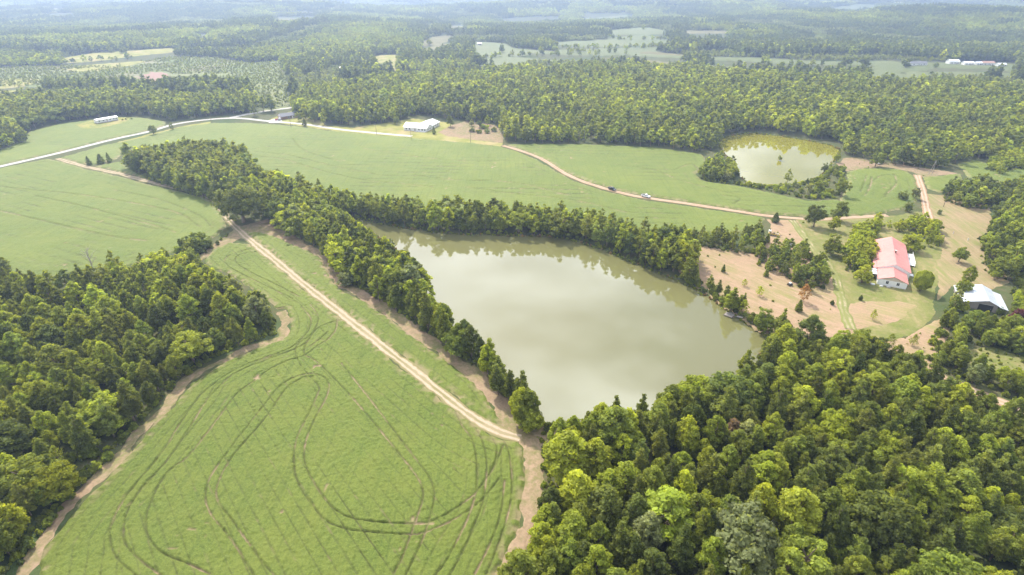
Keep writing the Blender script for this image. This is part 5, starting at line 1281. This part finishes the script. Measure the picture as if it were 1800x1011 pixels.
# trees standing alone in the far clearings
FT = [(882,94,19,'oak_tree','dark',.62,'lone tall dark tree in the far pasture'), (951,92,11,'oak_tree','bright',1.1,'bright round tree right of the far white farm building'), (975,90,12,'oak_tree','yellow',1.3,'yellow-green round tree in the far pasture hedge'),
      (710,113,20,'oak_tree','dark',1.0,'tall dark clump tree right of the small far lawn'), (725,112,17,'oak_tree','mid',1.0,'second tall tree right of the small far lawn'), (755,82,12,'oak_tree','bright',1.2,'rounded light tree at the far pasture gate'),
      (835,74,13,'oak_tree','yellow',1.0,'left yellow-green tree behind the far pasture'), (848,76,13,'oak_tree','yellow',.9,'right yellow-green tree behind the far pasture'), (1130,57,14,'oak_tree','yellow',1.0,'lone round tree in the far meadow under the horizon woods'),
      (220,98,14,'oak_tree','mid',1.2,'big round tree on the edge of the far left clearing'), (198,97,11,'oak_tree','mid',1.0,'smaller round tree on the edge of the far left clearing'), (130,112,8,'oak_tree','dark',1.2,'dark bush tree in front of the far left clearing'),
      (1485,120,19,'oak_tree','dark',1.2,'left of the two huge dark oaks by the far road'), (1515,120,21,'oak_tree','dark',1.15,'right of the two huge dark oaks by the far road'), (1591,119,15,'oak_tree','dark',1.1,'dark tree left of the far roadside row of houses'),
      (1345,107,12,'oak_tree','yellow',1.3,'yellow-green tree at the left end of the far roadside strip'), (1645,118,9,'oak_tree','mid',1.0,'small tree in front of the long white roadside house'), (1790,122,16,'oak_tree','dark',1.0,'dark tree at the right end of the far roadside row'),
      (893,34,14,'oak_tree','dark',1.1,'dark tree dotted in the farthest pale fields, left one'), (960,30,16,'oak_tree','dark',1.3,'dark tree dotted in the farthest pale fields, right one')]
for (px, py, h, kind, tn, w, label) in FT:
    x, y = G(px, py); grow(kind, x, y, h, 'oak', rng.randint(4), jit(TINT[tn], rng, .05), 1, w, rng.rand()*6, z=float(hterr(x, y)), label=label)

# ------------------------------------------------------------------ vehicles
def wheels(root, xs, ys, r):
    for x in xs:
        for y in ys:
            s = 1 if y > 0 else -1
            w = MB().tube((x, y-.11, r), (x, y+.11, r), r, n=16).build('wheel', M['tyre'], root)
            MB().tube((x, y+.10*s, r), (x, y+.125*s, r), r*.6, n=12).build('rim', M['rim'], w)
def body_prism(prof, y0, y1):
    n = len(prof); mb = MB(); vs = [(x, y0, z) for x, z in prof]+[(x, y1, z) for x, z in prof]
    return mb.add(vs, [tuple(range(n)), tuple(range(2*n-1, n-1, -1))]+[((i+1) % n, i, n+i, n+(i+1) % n) for i in range(n)])
def pickup(px, py, px2, py2, mat, label, zz=0.16):
    a = G(px, py); b = G(px2, py2); ang = math.atan2(b[1]-a[1], b[0]-a[0])
    r = empty('pickup_truck', ((a[0]+b[0])/2, (a[1]+b[1])/2, zz), ang); tag(r, label, 'pickup truck')
    body = body_prism([(-2.75, .45), (2.7, .45), (2.75, .95), (2.6, 1.12), (1.25, 1.2), (-.55, 1.2), (-.55, 1.2), (-2.75, 1.2)], -.95, .95).build('body', M[mat], r, bevel=.05)
    MB().box(-2.68, -.62, -.84, .84, 1.19, 1.205).build('load_bed', M['dark'], body)
    for y in (-.93, .85): MB().box(-2.72, -.58, y, y+.08, 1.2, 1.34).build('bed_side', M[mat], body)
    MB().box(-2.75, -2.68, -.93, .93, 1.2, 1.34).build('tailgate', M[mat], body)
    body_prism([(-.6, 1.2), (1.3, 1.2), (.75, 1.83), (-.45, 1.85)], -.82, .82).build('cab', M[mat], r, bevel=.04)
    MB().add([(1.25, -.72, 1.27), (1.25, .72, 1.27), (.80, .70, 1.79), (.80, -.70, 1.79), (1.29, -.72, 1.29), (1.29, .72, 1.29), (.84, .70, 1.81), (.84, -.70, 1.81)], [(4, 5, 6, 7), (0, 1, 5, 4), (1, 2, 6, 5), (2, 3, 7, 6), (3, 0, 4, 7)]).build('windscreen', M['dark_glass'], r)
    MB().box(-.60, -.52, -.7, .7, 1.3, 1.75).build('rear_window', M['dark_glass'], r)
    for s in (-1, 1):
        y0, y1 = sorted((.81*s, .84*s)); body_prism([(-.42, 1.27), (1.05, 1.27), (.68, 1.76), (-.38, 1.76)], y0, y1).build('side_window', M['dark_glass'], r)
        MB().box(2.7, 2.77, .62*s-.16, .62*s+.16, .85, 1.02).build('headlight', M['light_lamp'], r)
        MB().box(-2.79, -2.74, .82*s-.08, .82*s+.08, .8, 1.1).build('tail_light', M['paint_red'], r)
    MB().box(2.72, 2.85, -.9, .9, .45, .68).build('bumper', M['rim'], r, bevel=.02); wheels(r, (-1.75, 1.75), (-.88, .88), .4); return r
pickup(1069, 332, 1083, 337, 'paint_dark', 'dark green pickup truck on the sandy lane, the left of the two vehicles')
pickup(1127, 345, 1143, 349, 'paint_white', 'white pickup truck on the sandy lane, the right of the two vehicles')
pickup(1551, 287, 1542, 290, 'paint_white', 'white pickup truck parked under the trees by the small pond')
pickup(1783, 590, 1794, 580, 'paint_white', 'white pickup truck half hidden under trees at the right edge', 0.2)
def car(px, py, px2, py2, mat, label, zz=0.2):
    a = G(px, py); b = G(px2, py2); ang = math.atan2(b[1]-a[1], b[0]-a[0])
    r = empty('parked_car', ((a[0]+b[0])/2, (a[1]+b[1])/2, zz), ang); tag(r, label, 'car')
    body_prism([(-2.2, .4), (2.2, .4), (2.25, .75), (1.1, .95), (-2.1, 1.0), (-2.25, .8)], -.88, .88).build('body', M[mat], r, bevel=.06)
    body_prism([(-1.9, .96), (1.1, .95), (.45, 1.42), (-1.3, 1.45)], -.74, .74).build('cabin', M['dark_glass'], r, bevel=.05)
    body_prism([(-1.35, 1.44), (.5, 1.41), (.4, 1.47), (-1.25, 1.5)], -.7, .7).build('car_roof', M[mat], r)
    for s in (-1, 1): MB().box(2.18, 2.27, .6*s-.15, .6*s+.15, .62, .75).build('headlight', M['light_lamp'], r)
    wheels(r, (-1.4, 1.4), (-.8, .8), .33)
car(484, 213, 489, 210.5, 'paint_red', 'red car parked on the driveway of the brick ranch house')
car(489, 213.5, 494, 211, 'paint_silver', 'silver car nearest the brick ranch house')
car(1547+50, 118, 1545+56, 117.6, 'paint_white', 'white car parked by the far road left of the house row', 1.3)

# yellow trailer with junk, boat, cart
x, y = G(1360, 414)
r = empty('flatbed_trailer', (x, y, .1), R(-28)); tag(r, 'rusting yellow flatbed trailer loaded with junk in the dirt by the lane', 'trailer')
MB().box(-2.6, 2.6, -1.1, 1.1, .6, .75).build('bed', M['yellow_paint'], r, bevel=.02)
for y_ in (-1.1, 1.02): MB().box(-2.6, 2.6, y_, y_+.08, .75, 1.1).build('side_rail', M['yellow_paint'], r)
MB().tube((2.6, -.6, .65), (3.9, 0, .55), .06).tube((2.6, .6, .65), (3.9, 0, .55), .06).build('drawbar', M['dark'], r); wheels(r, (-.6, .3), (-1.2, 1.2), .36)
x2, y2 = G(1353, 409)
r = empty('water_tank', (x2, y2, .1), 0); tag(r, 'white plastic tank beside the yellow trailer', 'tank'); MB().tube((0, 0, 0), (0, 0, 1.3), .75, n=18).tube((0, 0, 1.3), (0, 0, 1.55), .75, .3, n=18).build('body', M['white_wall'], r); MB().tube((0, 0, 1.55), (0, 0, 1.65), .28, n=14).build('lid', M['dark'], r)
for i in range(5):
    a = G(1360, 414); rg = random.Random(i); xx = a[0]+math.cos(R(-28))*(i-2)*.9; yy = a[1]+math.sin(R(-28))*(i-2)*.9
    o = empty('junk_crate', (xx, yy, .855), rg.random()); tag(o, ['green crate at the rear of the yellow trailer', 'brown crate second from the rear on the yellow trailer', 'dark crate in the middle of the yellow trailer', 'tan crate second from the front on the yellow trailer', 'pale crate at the front of the yellow trailer'][i], 'crate')
    MB().box(-.35, .35, -.3, .3, 0, .45+.2*rg.random()).build('box', M[['floor', 'rust_roof', 'dark', 'tan_wall', 'concrete'][i]], o, bevel=.02); MB().box(-.38, .38, -.05, .05, .2, .3).build('strap', M['dark'], o)
x, y = G(1391, 433)
r = empty('boat', (x, y, .35), R(25)); tag(r, 'small white open boat drawn up against a bush in the mown pasture', 'boat')
def boat(r):
    st = [(-2.2, .75, 0), (-1, .85, -.03), (.3, .82, -.02), (1.4, .55, .08), (2.3, .04, .3)]
    V_, F_ = [], []
    for (xx, hw, k) in st: V_ += [(xx, -hw, .6+k), (xx, -hw*.75, .12+k), (xx, 0, k), (xx, hw*.75, .12+k), (xx, hw, .6+k), (xx, hw*.85, .58+k), (xx, hw*.6, .2+k), (xx, 0, .1+k), (xx, -hw*.6, .2+k), (xx, -hw*.85, .58+k)]
    for i in range(4):
        for j in range(10): F_.append((i*10+j, i*10+(j+1) % 10, (i+1)*10+(j+1) % 10, (i+1)*10+j))
    F_ += [tuple(range(10)), tuple(range(49, 39, -1))]
    MB().add(V_, F_).build('hull', M['paint_white'], r)
    for xx in (-1.2, .3): MB().box(xx-.15, xx+.15, -.68, .68, .42, .47).build('seat', M['grey_wood'], r)
    MB().box(-2.4, -2.2, -.15, .15, .3, 1.0).build('outboard_motor', M['dark'], r)
boat(r)
x, y = G(1388, 502)
r = empty('garden_cart', (x, y, .1), .4); tag(r, 'small black garden cart with a white tub at the thicket edge', 'cart')
MB().box(-1, 1, -.6, .6, .45, .85).build('tray', M['dark'], r, bevel=.03); MB().tube((1, 0, .5), (1.9, 0, .75), .04).build('drawbar', M['dark'], r); wheels(r, (-.6, .6), (-.65, .65), .28)
r2 = empty('tub', (x, y, .95), .4); tag(r2, 'white tub standing in the black garden cart', 'tub'); MB().tube((0, 0, 0), (0, 0, .4), .35, .45, 14).build('body', M['white_wall'], r2); MB().tube((0, 0, .38), (0, 0, .44), .49, n=14).build('rim', M['white_wall'], r2)
# marker stakes in the mown meadow
for i, (px, py, lb) in enumerate([(1675, 411, 'white marker post in the mown meadow, the left of two'), (1701, 423, 'white marker post in the mown meadow, the right of two')]):
    x, y = G(px, py); r = empty('marker_post', (x, y, .1)); tag(r, lb, 'post'); MB().box(-.12, .12, -.12, .12, 0, 1.3).build('post', M['white_wall'], r); MB().box(-.3, .3, -.05, .05, .8, 1.2).build('panel', M['white_wall' if i else 'paint_red'], r)

# dock
a = G(1283, 553); 
D_ = empty('dock', (a[0], a[1], WLEV+.45), R(-42)); tag(D_, 'weathered grey wooden dock at the pond shore below the mown pasture', 'dock')
pm = None
for i in range(14):
    me_o = bpy.data.objects.new('plank', pm) if pm else MB().box(-.11, .11, -1.5, 1.5, 0, .05).build('plank', M['grey_wood'], D_)
    if pm: link(me_o, D_)
    pm = me_o.data; me_o.location = (-1.7+i*.25, 0, .002*(i % 3))
for xx in (-1.75, 1.6):
    for yy in (-1.4, 1.4): MB().tube((xx, yy, -2.0), (xx, yy, .55), .09, n=7).build('piling', M['pole_wood'], D_)
MB().box(-1.85, 1.75, -1.58, -1.5, -.12, .0).box(-1.85, 1.75, 1.5, 1.58, -.12, 0).build('frame', M['pole_wood'], D_)
for i in range(12):
    o = bpy.data.objects.new('gangway_plank', pm); link(o, D_); o.location = (1.9+i*.25, .6, .03*i); o.scale = (1, .42, 1)
MB().box(-.9, .9, 1.1, 1.35, .35, .42).build('bench', M['grey_wood'], D_)

# ------------------------------------------------------------------ utility poles and wires
def pole(px, py, h, label, arm=True, group=None, z=0.0):
    x, y = G(px, py); r = empty('utility_pole', (x, y, z)); tag(r, label, 'utility pole')
    MB().tube((0, 0, -.3), (0, 0, h), .17, .11, 8).build('pole', M['pole_wood'], r)
    if arm:
        c = MB().box(-1.1, 1.1, -.06, .06, h-.7, h-.56).build('crossarm', M['pole_wood'], r)
        for xx in (-1, 0, 1): MB().tube((xx, 0, h-.56), (xx, 0, h-.38), .05, n=6).build('insulator', M['concrete'], c)
    return (x, y, h-.4)
PL = [pole(662, 237, 9, 'utility pole left of the white house at the field edge'), pole(723, 247, 9, 'utility pole in front of the white house'), pole(827, 250, 9, 'utility pole in front of the oval shrub bed'),
      pole(1018, 255, 9, 'utility pole against the forest above the east field'), pole(1227, 266, 9, 'utility pole against the trees left of the small pond')]
PR = [pole(372, 215, 9, 'utility pole at the bend of the paved road'), pole(512, 225, 8, 'utility pole below the brick ranch house')]
PQ = [pole(1658, 364, 9, 'utility pole at the left edge of the dark round clump')]
def wire(a, b, label, sag=1.0):
    m = MB(); n = 14; pts = []
    for i in range(n+1):
        t = i/n; pts.append((a[0]*(1-t)+b[0]*t, a[1]*(1-t)+b[1]*t, a[2]*(1-t)+b[2]*t-sag*4*t*(1-t)))
    for i in range(n): m.tube(pts[i], pts[i+1], .018, n=4)
    tag(m.build('power_line', M['wire']), label, 'wire')
chain = [PR[0], PR[1]]+PL
nm = ['between the road bend and the brick house', 'between the brick house and the white house', 'left of the white house', 'in front of the white house and shrub bed', 'between the shrub bed and the forest corner', 'along the forest above the east field']
for i in range(len(chain)-1): wire(chain[i], chain[i+1], 'thin power line '+nm[i])
# A-shaped guyed pole beside the sandy field lane
x, y = G(1637, 307); r = empty('guyed_pole', (x, y, 0)); tag(r, 'tall A-shaped guyed utility pole beside the little green plot', 'utility pole')
MB().tube((-2.0, 0, -.3), (0, 0, 9.5), .16, .11, 8).build('pole', M['dead_wood'], r); MB().tube((.3, 0, -.3), (.05, 0, 9.3), .16, .11, 8).build('pole', M['dead_wood'], r)
MB().tube((3.4, -.6, 0), (0, 0, 9.2), .03, n=5).build('guy_wire', M['wire'], r); MB().box(-.9, .9, -.06, .06, 9.1, 9.25).build('crossarm', M['pole_wood'], r)
wire((x, y, 9.2), PQ[0], 'thin power line from the A-shaped pole to the round clump')
wire(PL[-1], (x, y, 9.2), 'thin power line passing above the small pond', 2.0)

# ------------------------------------------------------------------ haze
mb = MB().box(-7900, 7900, -7900, 7900, -60, 120)
hm, nt, out = new_mat('haze_air')
pv = nd(nt, 'ShaderNodeVolumePrincipled', {'Density': HAZE_DENSITY, 'Anisotropy': 0.5, 'Color': (0.54, 0.70, 1.0, 1)})
pv.inputs['Density Attribute'].default_value = ''
nt.links.new(pv.outputs[0], out.inputs['Volume'])
hz = mb.build('haze', hm); tag(hz, kind='stuff', label='pale summer haze over the whole landscape')
